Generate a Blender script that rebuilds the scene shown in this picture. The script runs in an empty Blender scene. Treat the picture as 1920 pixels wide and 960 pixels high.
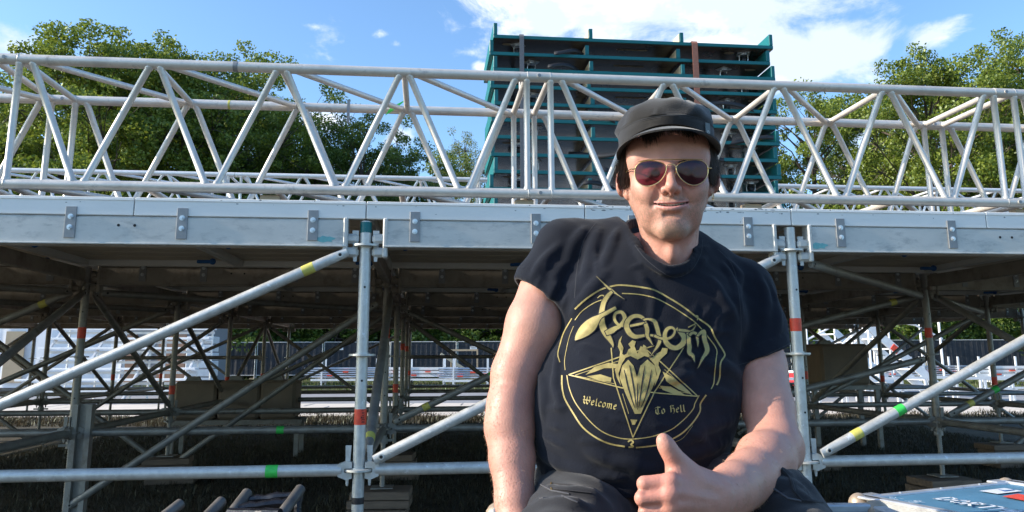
import bpy, bmesh, math, random
import numpy as np
from mathutils import Vector, Matrix, Euler
from mathutils.bvhtree import BVHTree
from mathutils.geometry import delaunay_2d_cdt
random.seed(7); np.random.seed(7)
R = math.radians
SC = bpy.context.scene
COL = SC.collection
# ------------------------------------------------------------------ camera, world, sun, exposure
CZ = 1.12                                   # camera height above the grass
FPX, CY, PITCH, ROLL = 1472.0, 397.0, 0.18365, -0.003435
cam = bpy.data.cameras.new('camera'); camo = bpy.data.objects.new('camera', cam); COL.objects.link(camo)
cam.sensor_width = 36.0; cam.lens = 36.0 * FPX / 1920.0
cam.shift_y = -(480.0 - CY) / 1920.0
cam.clip_start = 0.05; cam.clip_end = 3000.0
camo.matrix_world = Matrix.Translation((0, 0, CZ)) @ Matrix.Rotation(R(90) + PITCH, 4, 'X') @ Matrix.Rotation(ROLL, 4, 'Z')
SC.camera = camo

def at(px, py, D):
    """the point of the world at depth D (metres ahead of the camera) seen at photo pixel px, py"""
    u = (px - 960.0) / FPX; v = (CY - py) / FPX
    cr, sr = math.cos(-ROLL), math.sin(-ROLL)
    u, v = u * cr - v * sr, u * sr + v * cr
    c, s = math.cos(PITCH), math.sin(PITCH)
    z = D * (s + v * c) / (c - v * s)
    return Vector((u * (D * c + z * s), D, z + CZ))

SUN_DIR = Vector((-0.90, -0.12, 0.42)).normalized()      # towards the sun
sun_el = math.asin(SUN_DIR.z); sun_az = math.atan2(SUN_DIR.x, SUN_DIR.y)
sl = bpy.data.lights.new('sun', 'SUN'); sl.energy = 3.9; sl.angle = R(0.53); sl.color = (1.0, 0.89, 0.74)
so = bpy.data.objects.new('sun', sl); COL.objects.link(so)
so.rotation_euler = SUN_DIR.to_track_quat('Z', 'Y').to_euler(); so.location = (-20, -8, 20)

SC.view_settings.view_transform = 'Standard'; SC.view_settings.look = 'None'
SC.view_settings.exposure = 0.96; SC.view_settings.gamma = 1.0

W = bpy.data.worlds.new('World'); SC.world = W; W.use_nodes = True
def world():
    nt = W.node_tree; N = nt.nodes; L = nt.links; N.clear()
    out = N.new('ShaderNodeOutputWorld')
    sky = N.new('ShaderNodeTexSky'); sky.sky_type = 'NISHITA'; sky.sun_disc = False
    sky.sun_elevation = sun_el; sky.sun_rotation = sun_az
    sky.altitude = 50; sky.air_density = 1.0; sky.dust_density = 1.0; sky.ozone_density = 1.5
    tc = N.new('ShaderNodeTexCoord')
    def noise(scale, det, rough, dist=0.0, off=(0, 0, 0), sc=(1, 1, 1)):
        mp = N.new('ShaderNodeMapping'); L.new(tc.outputs['Generated'], mp.inputs[0])
        mp.inputs['Location'].default_value = off; mp.inputs['Scale'].default_value = sc
        n = N.new('ShaderNodeTexNoise'); n.inputs['Scale'].default_value = scale; n.inputs['Detail'].default_value = det
        n.inputs['Roughness'].default_value = rough; n.inputs['Distortion'].default_value = dist
        L.new(mp.outputs[0], n.inputs['Vector']); return n.outputs['Fac']
    def math_(op, a, b=None, c=None):
        m = N.new('ShaderNodeMath'); m.operation = op
        for i, v in enumerate((a, b, c)):
            if v is None: continue
            if isinstance(v, (int, float)): m.inputs[i].default_value = v
            else: L.new(v, m.inputs[i])
        return m.outputs[0]
    # cloud banks: soft ellipses of directions, broken up by noise
    banks = [(1130, -5, .16, .068, 1.0), (1370, -35, .20, .066, .97), (1500, 110, .085, .045, 1.0), (1400, 85, .14, .03, .75),
             (1745, 72, .04, .018, .7), (15, 78, .045, .022, .85), (70, 80, .03, .014, .6), (720, 62, .018, .008, .6),
             (745, 82, .022, .010, .6), (588, 47, .02, .006, .45), (615, 228, .035, .018, .75), (1700, 340, .09, .05, .9),
             (1640, 55, .02, .009, .5), (900, 125, .012, .008, .7), (760, 250, .03, .012, .45)]
    acc = None
    for (px, py, rx, rz, amp) in banks:
        d = (at(px, py, 10.0) - Vector((0, 0, CZ))).normalized()
        s = N.new('ShaderNodeVectorMath'); s.operation = 'SUBTRACT'; L.new(tc.outputs['Generated'], s.inputs[0]); s.inputs[1].default_value = d
        m = N.new('ShaderNodeVectorMath'); m.operation = 'MULTIPLY'; L.new(s.outputs[0], m.inputs[0]); m.inputs[1].default_value = (1 / rx, 1 / rx, 1 / rz)
        l = N.new('ShaderNodeVectorMath'); l.operation = 'LENGTH'; L.new(m.outputs[0], l.inputs[0])
        v = math_('MULTIPLY', math_('MAXIMUM', math_('SUBTRACT', 1.0, math_('MULTIPLY', l.outputs['Value'], 0.5)), 0.0), amp)
        acc = v if acc is None else math_('MAXIMUM', acc, v)
    big = noise(1.7, 3, .5, off=(3.1, 1.2, .4))
    det = noise(11, 8, .62, .4, sc=(1, 1, 1.7))
    gen = math_('MULTIPLY', math_('MAXIMUM', math_('SUBTRACT', big, .60), 0.0), 2.0)     # scattered cloud in the rest of the sky
    dens = math_('ADD', math_('MAXIMUM', acc, gen), math_('MULTIPLY', math_('SUBTRACT', det, .5), 1.5))
    mr = N.new('ShaderNodeMapRange'); mr.interpolation_type = 'SMOOTHSTEP'; L.new(dens, mr.inputs['Value'])
    mr.inputs['From Min'].default_value = .34; mr.inputs['From Max'].default_value = .72
    shade = noise(5, 6, .6, .2, off=(1, 4, 2), sc=(1, 1, 2))
    cr = N.new('ShaderNodeValToRGB'); L.new(shade, cr.inputs[0])
    cr.color_ramp.elements[0].position = .44; cr.color_ramp.elements[0].color = (3.3, 3.8, 4.5, 1)
    cr.color_ramp.elements[1].position = .64; cr.color_ramp.elements[1].color = (6.2, 6.2, 6.3, 1)
    tint = N.new('ShaderNodeMix'); tint.data_type = 'RGBA'; tint.blend_type = 'MULTIPLY'; tint.inputs[0].default_value = 1.0
    L.new(sky.outputs[0], tint.inputs['A']); tint.inputs['B'].default_value = (0.77, 0.97, 1.14, 1)
    mx = N.new('ShaderNodeMix'); mx.data_type = 'RGBA'
    L.new(mr.outputs[0], mx.inputs[0]); L.new(tint.outputs['Result'], mx.inputs['A']); L.new(cr.outputs[0], mx.inputs['B'])
    bg = N.new('ShaderNodeBackground'); bg.inputs['Strength'].default_value = 0.14
    L.new(mx.outputs['Result'], bg.inputs['Color']); L.new(bg.outputs[0], out.inputs['Surface'])
world()

# ------------------------------------------------------------------ stage frame (facade runs 6.2 degrees off the picture plane)
SA = 0.10763; SX, SY = -0.6828, 3.6252; BAY = 2.07; HM = CZ + 0.0137     # HM: height of the middle rosettes
def ST(s, t, z): return Vector((SX + s * math.cos(SA) - t * math.sin(SA), SY + s * math.sin(SA) + t * math.cos(SA), z))
ROTS = Matrix.Rotation(SA, 4, 'Z')

# ------------------------------------------------------------------ materials
def mat(name, base, rough=.6, metal=0.0, var=.12, scale=8.0, bump=0.0, bscale=60.0, col2=None, thr=.62, soft=.06, sc2=5.0, spec=.5, grain=None, sheen=0, trans=None, sss=None, attr=None):
    m = bpy.data.materials.new(name); m.use_nodes = True
    nt = m.node_tree; N = nt.nodes; L = nt.links
    b = N['Principled BSDF']; b.inputs['Roughness'].default_value = rough; b.inputs['Metallic'].default_value = metal
    b.inputs['Specular IOR Level'].default_value = spec
    tc = N.new('ShaderNodeTexCoord')
    vec = tc.outputs['Object']
    if grain:
        mp = N.new('ShaderNodeMapping'); L.new(vec, mp.inputs[0]); mp.inputs['Scale'].default_value = grain; vec = mp.outputs[0]
    oi = N.new('ShaderNodeObjectInfo')
    ad = N.new('ShaderNodeVectorMath'); ad.operation = 'ADD'; L.new(vec, ad.inputs[0])
    cb = N.new('ShaderNodeCombineXYZ'); ml = N.new('ShaderNodeMath'); ml.operation = 'MULTIPLY'; L.new(oi.outputs['Random'], ml.inputs[0]); ml.inputs[1].default_value = 37.0
    L.new(ml.outputs[0], cb.inputs[0]); L.new(ml.outputs[0], cb.inputs[2]); L.new(cb.outputs[0], ad.inputs[1]); vec = ad.outputs[0]
    n = N.new('ShaderNodeTexNoise'); n.inputs['Scale'].default_value = scale; n.inputs['Detail'].default_value = 6; n.inputs['Roughness'].default_value = .65
    L.new(vec, n.inputs['Vector'])
    mr = N.new('ShaderNodeMapRange'); L.new(n.outputs['Fac'], mr.inputs['Value'])
    mr.inputs['From Min'].default_value = .3; mr.inputs['From Max'].default_value = .7
    mr.inputs['To Min'].default_value = 1 - var; mr.inputs['To Max'].default_value = 1 + var
    mix = N.new('ShaderNodeMix'); mix.data_type = 'RGBA'; mix.blend_type = 'MULTIPLY'; mix.inputs[0].default_value = 1
    if attr:
        va = N.new('ShaderNodeVertexColor'); va.layer_name = attr
        L.new(va.outputs['Color'], mix.inputs['A'])
    else: mix.inputs['A'].default_value = (*base, 1)
    cc = N.new('ShaderNodeCombineColor')
    for i in range(3): L.new(mr.outputs[0], cc.inputs[i])
    L.new(cc.outputs[0], mix.inputs['B'])
    res = mix.outputs['Result']
    if col2:
        n2 = N.new('ShaderNodeTexNoise'); n2.inputs['Scale'].default_value = sc2; n2.inputs['Detail'].default_value = 8; n2.inputs['Roughness'].default_value = .7
        L.new(vec, n2.inputs['Vector'])
        r2 = N.new('ShaderNodeMapRange'); r2.interpolation_type = 'SMOOTHSTEP'; L.new(n2.outputs['Fac'], r2.inputs['Value'])
        r2.inputs['From Min'].default_value = thr - soft; r2.inputs['From Max'].default_value = thr + soft
        m2 = N.new('ShaderNodeMix'); m2.data_type = 'RGBA'; L.new(r2.outputs[0], m2.inputs[0]); L.new(res, m2.inputs['A']); m2.inputs['B'].default_value = (*col2, 1)
        res = m2.outputs['Result']
    L.new(res, b.inputs['Base Color'])
    if bump:
        n3 = N.new('ShaderNodeTexNoise'); n3.inputs['Scale'].default_value = bscale; n3.inputs['Detail'].default_value = 5
        L.new(vec, n3.inputs['Vector'])
        bp = N.new('ShaderNodeBump'); bp.inputs['Strength'].default_value = bump; bp.inputs['Distance'].default_value = .002
        L.new(n3.outputs['Fac'], bp.inputs['Height']); L.new(bp.outputs[0], b.inputs['Normal'])
        rr = N.new('ShaderNodeMapRange'); L.new(n.outputs['Fac'], rr.inputs['Value']); rr.inputs['From Min'].default_value = .3; rr.inputs['From Max'].default_value = .7
        rr.inputs['To Min'].default_value = max(.05, rough - .12); rr.inputs['To Max'].default_value = min(1, rough + .12); L.new(rr.outputs[0], b.inputs['Roughness'])
    if sheen:
        b.inputs['Sheen Weight'].default_value = sheen; b.inputs['Sheen Roughness'].default_value = .5
    if trans:
        b.inputs['Transmission Weight'].default_value = trans
    if sss:
        b.inputs['Subsurface Weight'].default_value = sss; b.inputs['Subsurface Radius'].default_value = (.9, .35, .2); b.inputs['Subsurface Scale'].default_value = .008
    return m
M = {}
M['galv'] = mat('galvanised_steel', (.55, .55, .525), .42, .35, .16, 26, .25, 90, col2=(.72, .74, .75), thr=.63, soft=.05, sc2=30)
M['galv_shade'] = mat('shade_darkened_galvanised_steel', (.30, .285, .26), .5, .45, .25, 14, .3, 80, col2=(.2, .17, .14), thr=.62, soft=.1, sc2=9)  # galvanised steel with under-stage shade put into its colour, plus random stains
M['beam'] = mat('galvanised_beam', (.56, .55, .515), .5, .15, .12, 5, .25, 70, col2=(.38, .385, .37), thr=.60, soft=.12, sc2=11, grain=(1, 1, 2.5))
M['beam_in'] = mat('shade_darkened_beam', (.34, .30, .25), .65, .15, .22, 6, .3, 70, col2=(.2, .17, .14), thr=.58, soft=.12, sc2=7)  # same beams as the front, colour darkened and browned for under-stage shade
M['deckal'] = mat('scuffed_aluminium_edge', (.80, .785, .75), .5, .05, .06, 5, .2, 60, col2=(.33, .33, .33), thr=.745, soft=.02, sc2=22, grain=(.6, 1, 1.6))
M['alu'] = mat('truss_aluminium', (.71, .655, .585), .42, .35, .14, 9, .2, 60, col2=(.40, .37, .34), thr=.64, soft=.10, sc2=9, grain=(1, 1, 1))
M['aluf'] = mat('far_truss_aluminium', (.78, .77, .75), .4, .3, .08, 9)
M['zinc'] = mat('bright_zinc', (.62, .65, .68), .3, .7, .1, 40)
M['steel_plate'] = mat('grey_plate', (.27, .275, .28), .5, .4, .15, 20, .2)
M['hole'] = mat('dark_hole', (.02, .02, .02), .9)
M['red'] = mat('red_tape', (.78, .07, .03), .45, 0, .15, 30)
M['green'] = mat('green_tape', (.05, .55, .09), .4, 0, .2, 30)
M['yellow'] = mat('yellow_tape', (.58, .53, .12), .55, 0, .2, 30)
M['teal'] = mat('teal_paint', (.0, .135, .145), .5, 0, .12, 14, .1)
M['black'] = mat('black_rubber', (.02, .02, .022), .5, 0, .2, 20)
M['blacktape'] = mat('black_tape', (.03, .03, .033), .35, 0, .2, 20)
M['film'] = mat('brown_film_plywood', (.075, .056, .045), .22, 0, .25, 3, col2=(.16, .125, .095), thr=.58, soft=.2, sc2=2.5)
M['plyedge'] = mat('bare_birch_plywood', (.62, .50, .34), .6, 0, .15, 20)
M['under'] = mat('deck_underside_board', (.66, .57, .46), .7, 0, .14, 5, .2, 60, grain=(.6, 5, 5))
M['blue'] = mat('blue_plastic', (.02, .12, .36), .4)
M['wood'] = mat('weathered_timber', (.20, .145, .105), .8, 0, .3, 6, .4, 60, grain=(1, 8, 8))
M['wood2'] = mat('pale_timber', (.45, .34, .22), .8, 0, .25, 6, .3, 60, grain=(1, 8, 8))
M['ballast'] = mat('brown_weathered_concrete', (.25, .195, .145), .85, 0, .2, 3, .4, 40)
M['paleweb'] = mat('grey_webbing', (.16, .16, .17), .8, 0, .15, 60)
M['brownweb'] = mat('rust_brown_webbing', (.36, .15, .10), .8, 0, .15, 60)
M['white'] = mat('white_painted_metal', (.78, .79, .80), .5, .1, .08, 6)
M['tarp'] = mat('white_tarpaulin', (.80, .80, .82), .6, 0, .07, .6, .4, 3)
M['tan'] = mat('tan_board', (.55, .40, .25), .7, 0, .08, 2)
M['brick'] = mat('red_brown_cladding', (.42, .25, .17), .8, 0, .15, 2)
M['scrim'] = mat('dark_grey_scrim', (.035, .039, .047), .8, 0, .25, 1.5)
M['asphalt'] = mat('grey_asphalt', (.27, .27, .28), .85, 0, .12, .8, .3, 30)
M['slab'] = mat('pale_paving_slab', (.62, .55, .47), .85, 0, .12, 1.5, .3, 25)
M['caseblue'] = mat('scuffed_blue_case_top', (.075, .20, .30), .55, 0, .22, 7, .15, 60, col2=(.38, .44, .47), thr=.70, soft=.03, sc2=26)
M['casealu'] = mat('case_aluminium', (.62, .62, .62), .35, .6, .12, 15, .2)
M['chalk'] = mat('white_marker', (.8, .8, .8), .8)
M['brass'] = mat('brassy_ball_corner', (.42, .32, .23), .42, .4, .25, 25, .2)
M['bark'] = mat('oak_bark', (.085, .065, .05), .9, 0, .3, 3, .5, 12)
M['redpaint'] = mat('red_paint', (.62, .03, .04), .5)

def leafmat(name, c1, c2):
    m = bpy.data.materials.new(name); m.use_nodes = True; nt = m.node_tree; N = nt.nodes; L = nt.links; N.clear()
    out = N.new('ShaderNodeOutputMaterial'); g = N.new('ShaderNodeNewGeometry')
    cr = N.new('ShaderNodeValToRGB'); L.new(g.outputs['Random Per Island'], cr.inputs[0])
    cr.color_ramp.elements[0].color = (*c1, 1); cr.color_ramp.elements[1].color = (*c2, 1)
    d = N.new('ShaderNodeBsdfDiffuse'); t = N.new('ShaderNodeBsdfTranslucent'); gl = N.new('ShaderNodeBsdfGlossy'); gl.inputs['Roughness'].default_value = .45
    gl.inputs['Color'].default_value = (.35, .4, .35, 1)
    L.new(cr.outputs[0], d.inputs[0]); L.new(cr.outputs[0], t.inputs[0])
    a = N.new('ShaderNodeMixShader'); a.inputs[0].default_value = .42; L.new(d.outputs[0], a.inputs[1]); L.new(t.outputs[0], a.inputs[2])
    b = N.new('ShaderNodeMixShader'); b.inputs[0].default_value = .08; L.new(a.outputs[0], b.inputs[1]); L.new(gl.outputs[0], b.inputs[2])
    L.new(b.outputs[0], out.inputs[0]); return m
M['leaf'] = leafmat('oak_leaf', (.085, .145, .02), (.28, .33, .045))
M['leaf2'] = leafmat('darker_leaf', (.06, .12, .022), (.19, .25, .04))
M['leaf3'] = leafmat('birch_leaf', (.12, .16, .03), (.26, .27, .07))
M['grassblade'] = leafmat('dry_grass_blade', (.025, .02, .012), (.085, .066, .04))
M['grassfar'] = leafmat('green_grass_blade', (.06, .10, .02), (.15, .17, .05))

def groundmat():
    m = bpy.data.materials.new('dry_lawn'); m.use_nodes = True; nt = m.node_tree; N = nt.nodes; L = nt.links; b = N['Principled BSDF']; b.inputs['Roughness'].default_value = .95
    tc = N.new('ShaderNodeTexCoord')
    n = N.new('ShaderNodeTexNoise'); n.inputs['Scale'].default_value = .5; n.inputs['Detail'].default_value = 10; n.inputs['Roughness'].default_value = .75; L.new(tc.outputs['Object'], n.inputs['Vector'])
    cr = N.new('ShaderNodeValToRGB'); L.new(n.outputs['Fac'], cr.inputs[0])
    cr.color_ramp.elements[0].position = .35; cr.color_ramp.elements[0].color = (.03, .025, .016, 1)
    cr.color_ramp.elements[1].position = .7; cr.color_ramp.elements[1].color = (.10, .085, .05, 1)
    L.new(cr.outputs[0], b.inputs['Base Color'])
    n2 = N.new('ShaderNodeTexNoise'); n2.inputs['Scale'].default_value = 60; L.new(tc.outputs['Object'], n2.inputs['Vector'])
    bp = N.new('ShaderNodeBump'); bp.inputs['Strength'].default_value = .8; bp.inputs['Distance'].default_value = .02; L.new(n2.outputs['Fac'], bp.inputs['Height']); L.new(bp.outputs[0], b.inputs['Normal'])
    return m
M['lawn'] = groundmat()

# ------------------------------------------------------------------ mesh helpers
class MB:
    def __init__(s): s.v = []; s.f = []; s.mi = []; s.cur = 0; s.mats = []
    def m(s, mt):
        if mt not in s.mats: s.mats.append(mt)
        s.cur = s.mats.index(mt); return s
    def add(s, vs, fs):
        o = len(s.v); s.v.extend([tuple(v) for v in vs]); s.f.extend([tuple(i + o for i in f) for f in fs]); s.mi.extend([s.cur] * len(fs)); return s
    def box(s, c, d, rot=None, bev=0.0):
        x, y, z = d[0] / 2, d[1] / 2, d[2] / 2; c = Vector(c)
        if bev:
            b = min(bev, x * .9, y * .9, z * .9); vs = []
            for sx in (-1, 1):
                for sy in (-1, 1):
                    for sz in (-1, 1):
                        vs += [(sx * x, sy * (y - b), sz * (z - b)), (sx * (x - b), sy * y, sz * (z - b)), (sx * (x - b), sy * (y - b), sz * z)]
            bm = bmesh.new()
            for v in vs: bm.verts.new(v)
            bmesh.ops.convex_hull(bm, input=bm.verts[:]); bm.verts.ensure_lookup_table(); bm.verts.index_update()
            bmesh.ops.dissolve_limit(bm, angle_limit=.01, verts=bm.verts[:], edges=bm.edges[:]); bm.verts.index_update()
            vs = [v.co.copy() for v in bm.verts]; fs = [[v.index for v in f.verts] for f in bm.faces]; bm.free()
        else:
            vs = [Vector((i * x, j * y, k * z)) for i in (-1, 1) for j in (-1, 1) for k in (-1, 1)]
            fs = [(0, 1, 3, 2), (4, 6, 7, 5), (0, 4, 5, 1), (2, 3, 7, 6), (0, 2, 6, 4), (1, 5, 7, 3)]
        if rot is not None: vs = [rot @ Vector(v) for v in vs]
        return s.add([Vector(v) + c for v in vs], fs)
    def tube(s, p, q, r, n=12, r2=None, caps=True, inner=None):
        p = Vector(p); q = Vector(q); d = (q - p).normalized(); a = d.orthogonal().normalized(); b = d.cross(a); r2 = r if r2 is None else r2
        vs = []
        for (c, rr) in ((p, r), (q, r2)):
            for i in range(n):
                t = 2 * math.pi * i / n; vs.append(c + a * rr * math.cos(t) + b * rr * math.sin(t))
        fs = [(i, (i + 1) % n, n + (i + 1) % n, n + i) for i in range(n)]
        if inner:
            vs2 = []
            for c in (p, q):
                for i in range(n):
                    t = 2 * math.pi * i / n; vs2.append(c + a * inner * math.cos(t) + b * inner * math.sin(t))
            vs += vs2
            fs += [(2 * n + (i + 1) % n, 2 * n + i, 3 * n + i, 3 * n + (i + 1) % n) for i in range(n)]
            fs += [(i, 2 * n + i, 2 * n + (i + 1) % n, (i + 1) % n) for i in range(n)]
            fs += [(n + (i + 1) % n, 3 * n + (i + 1) % n, 3 * n + i, n + i) for i in range(n)]
        elif caps: fs += [tuple(range(n - 1, -1, -1)), tuple(range(n, 2 * n))]
        return s.add(vs, fs)
    def path(s, pts, r, n=10, caps=True):
        pts = [Vector(p) for p in pts]; rs = r if isinstance(r, (list, tuple)) else [r] * len(pts); vs = []; a = None
        for i, p in enumerate(pts):
            d = (pts[min(i + 1, len(pts) - 1)] - pts[max(i - 1, 0)]).normalized()
            a = d.orthogonal().normalized() if a is None else (a - d * a.dot(d)).normalized()
            b = d.cross(a)
            for k in range(n):
                t = 2 * math.pi * k / n; vs.append(p + (a * math.cos(t) + b * math.sin(t)) * rs[i])
        fs = []
        for i in range(len(pts) - 1):
            for k in range(n): fs.append((i * n + k, i * n + (k + 1) % n, (i + 1) * n + (k + 1) % n, (i + 1) * n + k))
        if caps: fs += [tuple(range(n - 1, -1, -1)), tuple(range((len(pts) - 1) * n, len(pts) * n))]
        return s.add(vs, fs)
    def sphere(s, c, r, n=12, m=8, sc=(1, 1, 1)):
        c = Vector(c); vs = [c + Vector((0, 0, r * sc[2]))]
        for j in range(1, m):
            th = math.pi * j / m
            for i in range(n):
                t = 2 * math.pi * i / n; vs.append(c + Vector((r * sc[0] * math.sin(th) * math.cos(t), r * sc[1] * math.sin(th) * math.sin(t), r * sc[2] * math.cos(th))))
        vs.append(c - Vector((0, 0, r * sc[2]))); fs = [(0, 1 + i, 1 + (i + 1) % n) for i in range(n)]
        for j in range(m - 2):
            for i in range(n): fs.append((1 + j * n + i, 1 + (j + 1) * n + i, 1 + (j + 1) * n + (i + 1) % n, 1 + j * n + (i + 1) % n))
        e = len(vs) - 1; fs += [(e, 1 + (m - 2) * n + (i + 1) % n, 1 + (m - 2) * n + i) for i in range(n)]
        return s.add(vs, fs)
    def prism(s, pts, y0, y1):
        """outline in x,z extruded along y"""
        n = len(pts); vs = [(p[0], y0, p[1]) for p in pts] + [(p[0], y1, p[1]) for p in pts]
        return s.add(vs, [tuple(range(n)), tuple(range(2 * n - 1, n - 1, -1))] + [(i, i + n, (i + 1) % n + n, (i + 1) % n) for i in range(n)])
    def mesh(s, name, smooth=False, ang=None):
        me = bpy.data.meshes.new(name); me.from_pydata(s.v, [], s.f)
        for m in s.mats: me.materials.append(m)
        if len(s.mats) > 1: me.polygons.foreach_set('material_index', s.mi)
        if smooth: me.polygons.foreach_set('use_smooth', [True] * len(me.polygons)); me.set_sharp_from_angle(angle=R(ang or 35))
        me.update(); return me
def link(name, data, parent=None, loc=None, rot=None, **k):
    o = bpy.data.objects.new(name, data); COL.objects.link(o)
    if parent is not None: o.parent = parent
    if loc is not None: o.location = loc
    if rot is not None: o.rotation_euler = rot
    for a, b in k.items(): o[a] = b
    return o
def thing(name, label, cat, loc=(0, 0, 0), rot=(0, 0, 0), group=None, data=None):
    o = link(name, data, None, loc, rot); o['label'] = label; o['category'] = cat
    if group: o['group'] = group
    return o
def part(name, mb, mt, parent, smooth=True, loc=None, rot=None, label=None):
    if isinstance(mb, MB):
        if not mb.mats: mb.m(mt); 
        me = mb.mesh(name, smooth)
    else: me = mb
    o = link(name, me, parent, loc, rot)
    if label: o['label'] = label
    return o
def mb(mt): return MB().m(M[mt] if isinstance(mt, str) else mt)
CACHE = {}
def cached(key, fn):
    if key not in CACHE: CACHE[key] = fn()
    return CACHE[key]
ORD = ['first', 'second', 'third', 'fourth', 'fifth', 'sixth', 'seventh', 'eighth', 'ninth', 'tenth', 'eleventh', 'twelfth', 'thirteenth', 'fourteenth', 'fifteenth', 'sixteenth', 'seventeenth', 'eighteenth', 'nineteenth', 'twentieth']
ROW = ['front', 'second', 'third', 'fourth', 'fifth', 'rearmost']
# ------------------------------------------------------------------ ground
def sheet(name, x0, x1, y0, y1, z, mt, n=1):
    b = mb(mt); b.add([(x0, y0, z), (x1, y0, z), (x1, y1, z), (x0, y1, z)], [(0, 1, 2, 3)])
    o = link(name, b.mesh(name)); o['kind'] = 'structure'; return o
sheet('ground', -1500, 1500, -1500, 1500, 0.0, 'lawn')
sheet('road', -60, 60, 19.6, 27, 0.004, 'asphalt')
pv = link('paving', None, None, (0, 0, 0)); pv['kind'] = 'structure'
slabm = mb('slab').box((0, 0, 0), (1.18, .98, .05), bev=.012).mesh('slab')
for i in range(-11, 12):
    for j in range(4):
        o = link('slab', slabm, pv, (i * 1.2 + (.6 if j % 2 else 0), 16.1 + j * 1.0, .012 + random.uniform(-.006, .006)), (0, 0, 0))

def blades(name, n, region, hmin, hmax, mt, wd=.004, seed=1):
    rs = np.random.RandomState(seed)
    x0, x1, y0, y1 = region
    X = rs.uniform(x0, x1, n); Y = rs.uniform(y0, y1, n)
    cl = np.sin(X * 7.3 + np.sin(Y * 5.1) * 2) * np.sin(Y * 6.1 + X * 2.2)
    Hh = rs.uniform(hmin, hmax, n) * (.7 + .5 * np.clip(cl, -.6, 1)); A = rs.uniform(0, 2 * np.pi, n)
    dx = np.cos(A) * wd; dy = np.sin(A) * wd; lx = rs.normal(0, .35, n) * Hh; ly = rs.normal(0, .35, n) * Hh
    V = np.zeros((n, 5, 3))
    V[:, 0] = np.c_[X - dx, Y - dy, 0 * X]; V[:, 1] = np.c_[X + dx, Y + dy, 0 * X]
    V[:, 2] = np.c_[X + dx * .8 + lx * .35, Y + dy * .8 + ly * .35, Hh * .55]; V[:, 3] = np.c_[X - dx * .8 + lx * .35, Y - dy * .8 + ly * .35, Hh * .55]
    V[:, 4] = np.c_[X + lx, Y + ly, Hh]
    b = (np.arange(n) * 5)[:, None]
    me = bpy.data.meshes.new(name)
    F = np.concatenate([np.c_[b, b + 1, b + 2, b + 3]], 0)
    T = np.c_[b + 3, b + 2, b + 4]
    me.vertices.add(n * 5); me.vertices.foreach_set('co', V.reshape(-1))
    me.loops.add(n * 7); me.loops.foreach_set('vertex_index', np.concatenate([F.reshape(-1), T.reshape(-1)]))
    me.polygons.add(n * 2); me.polygons.foreach_set('loop_start', np.concatenate([np.arange(n) * 4, n * 4 + np.arange(n) * 3]))
    me.materials.append(M[mt]); me.update(calc_edges=True); me.validate()
    return me
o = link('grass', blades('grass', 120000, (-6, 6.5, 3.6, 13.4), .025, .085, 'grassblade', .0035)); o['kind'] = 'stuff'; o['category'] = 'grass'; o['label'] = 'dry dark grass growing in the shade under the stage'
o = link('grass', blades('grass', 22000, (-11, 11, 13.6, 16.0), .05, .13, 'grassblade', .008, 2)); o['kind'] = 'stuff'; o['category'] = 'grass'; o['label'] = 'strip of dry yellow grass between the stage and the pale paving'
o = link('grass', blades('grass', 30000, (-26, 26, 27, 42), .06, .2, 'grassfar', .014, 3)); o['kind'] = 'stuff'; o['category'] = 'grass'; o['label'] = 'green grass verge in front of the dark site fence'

# ------------------------------------------------------------------ scaffold
RT = .0262
def head_mb(mt='galv'):
    b = mb(mt)
    o1 = [(.028, .034), (.052, .040), (.088, .026), (.094, 0), (.060, 0), (.060, .009), (.028, .009)]
    o2 = [(.028, -.009), (.060, -.009), (.060, 0), (.094, 0), (.088, -.026), (.052, -.040), (.028, -.034)]
    b.prism(o1, -.021, .021); b.prism(o2, -.021, .021); return b
def wedge_mb(mt='galv'):
    b = mb(mt); b.prism([(.034, .105), (.060, .105), (.055, -.058), (.043, -.058)], -.0035, .0035)
    b.tube((.049, 0, -.05), (.049, 0, -.066), .0055, 8); return b
HEAD = {k: head_mb(k).mesh('head') for k in ('galv', 'galv_shade')}
WEDGE = {k: wedge_mb(k).mesh('wedge') for k in ('galv', 'galv_shade')}
def tape_mesh(c, r, L):
    def f():
        b = mb(c); n = 5
        b.path([(0, 0, -L / 2), (0, 0, -L / 4), (0, 0, 0), (0, 0, L / 4), (0, 0, L / 2)], [r + .0008, r + .0014, r + .001, r + .0016, r + .0009], 14); return b.mesh('tape', True)
    return cached(('tape', c, round(r, 4), round(L, 3)), f)
def alignq(p, q): return (Vector(q) - Vector(p)).normalized().to_track_quat('Z', 'Y').to_euler()
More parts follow.
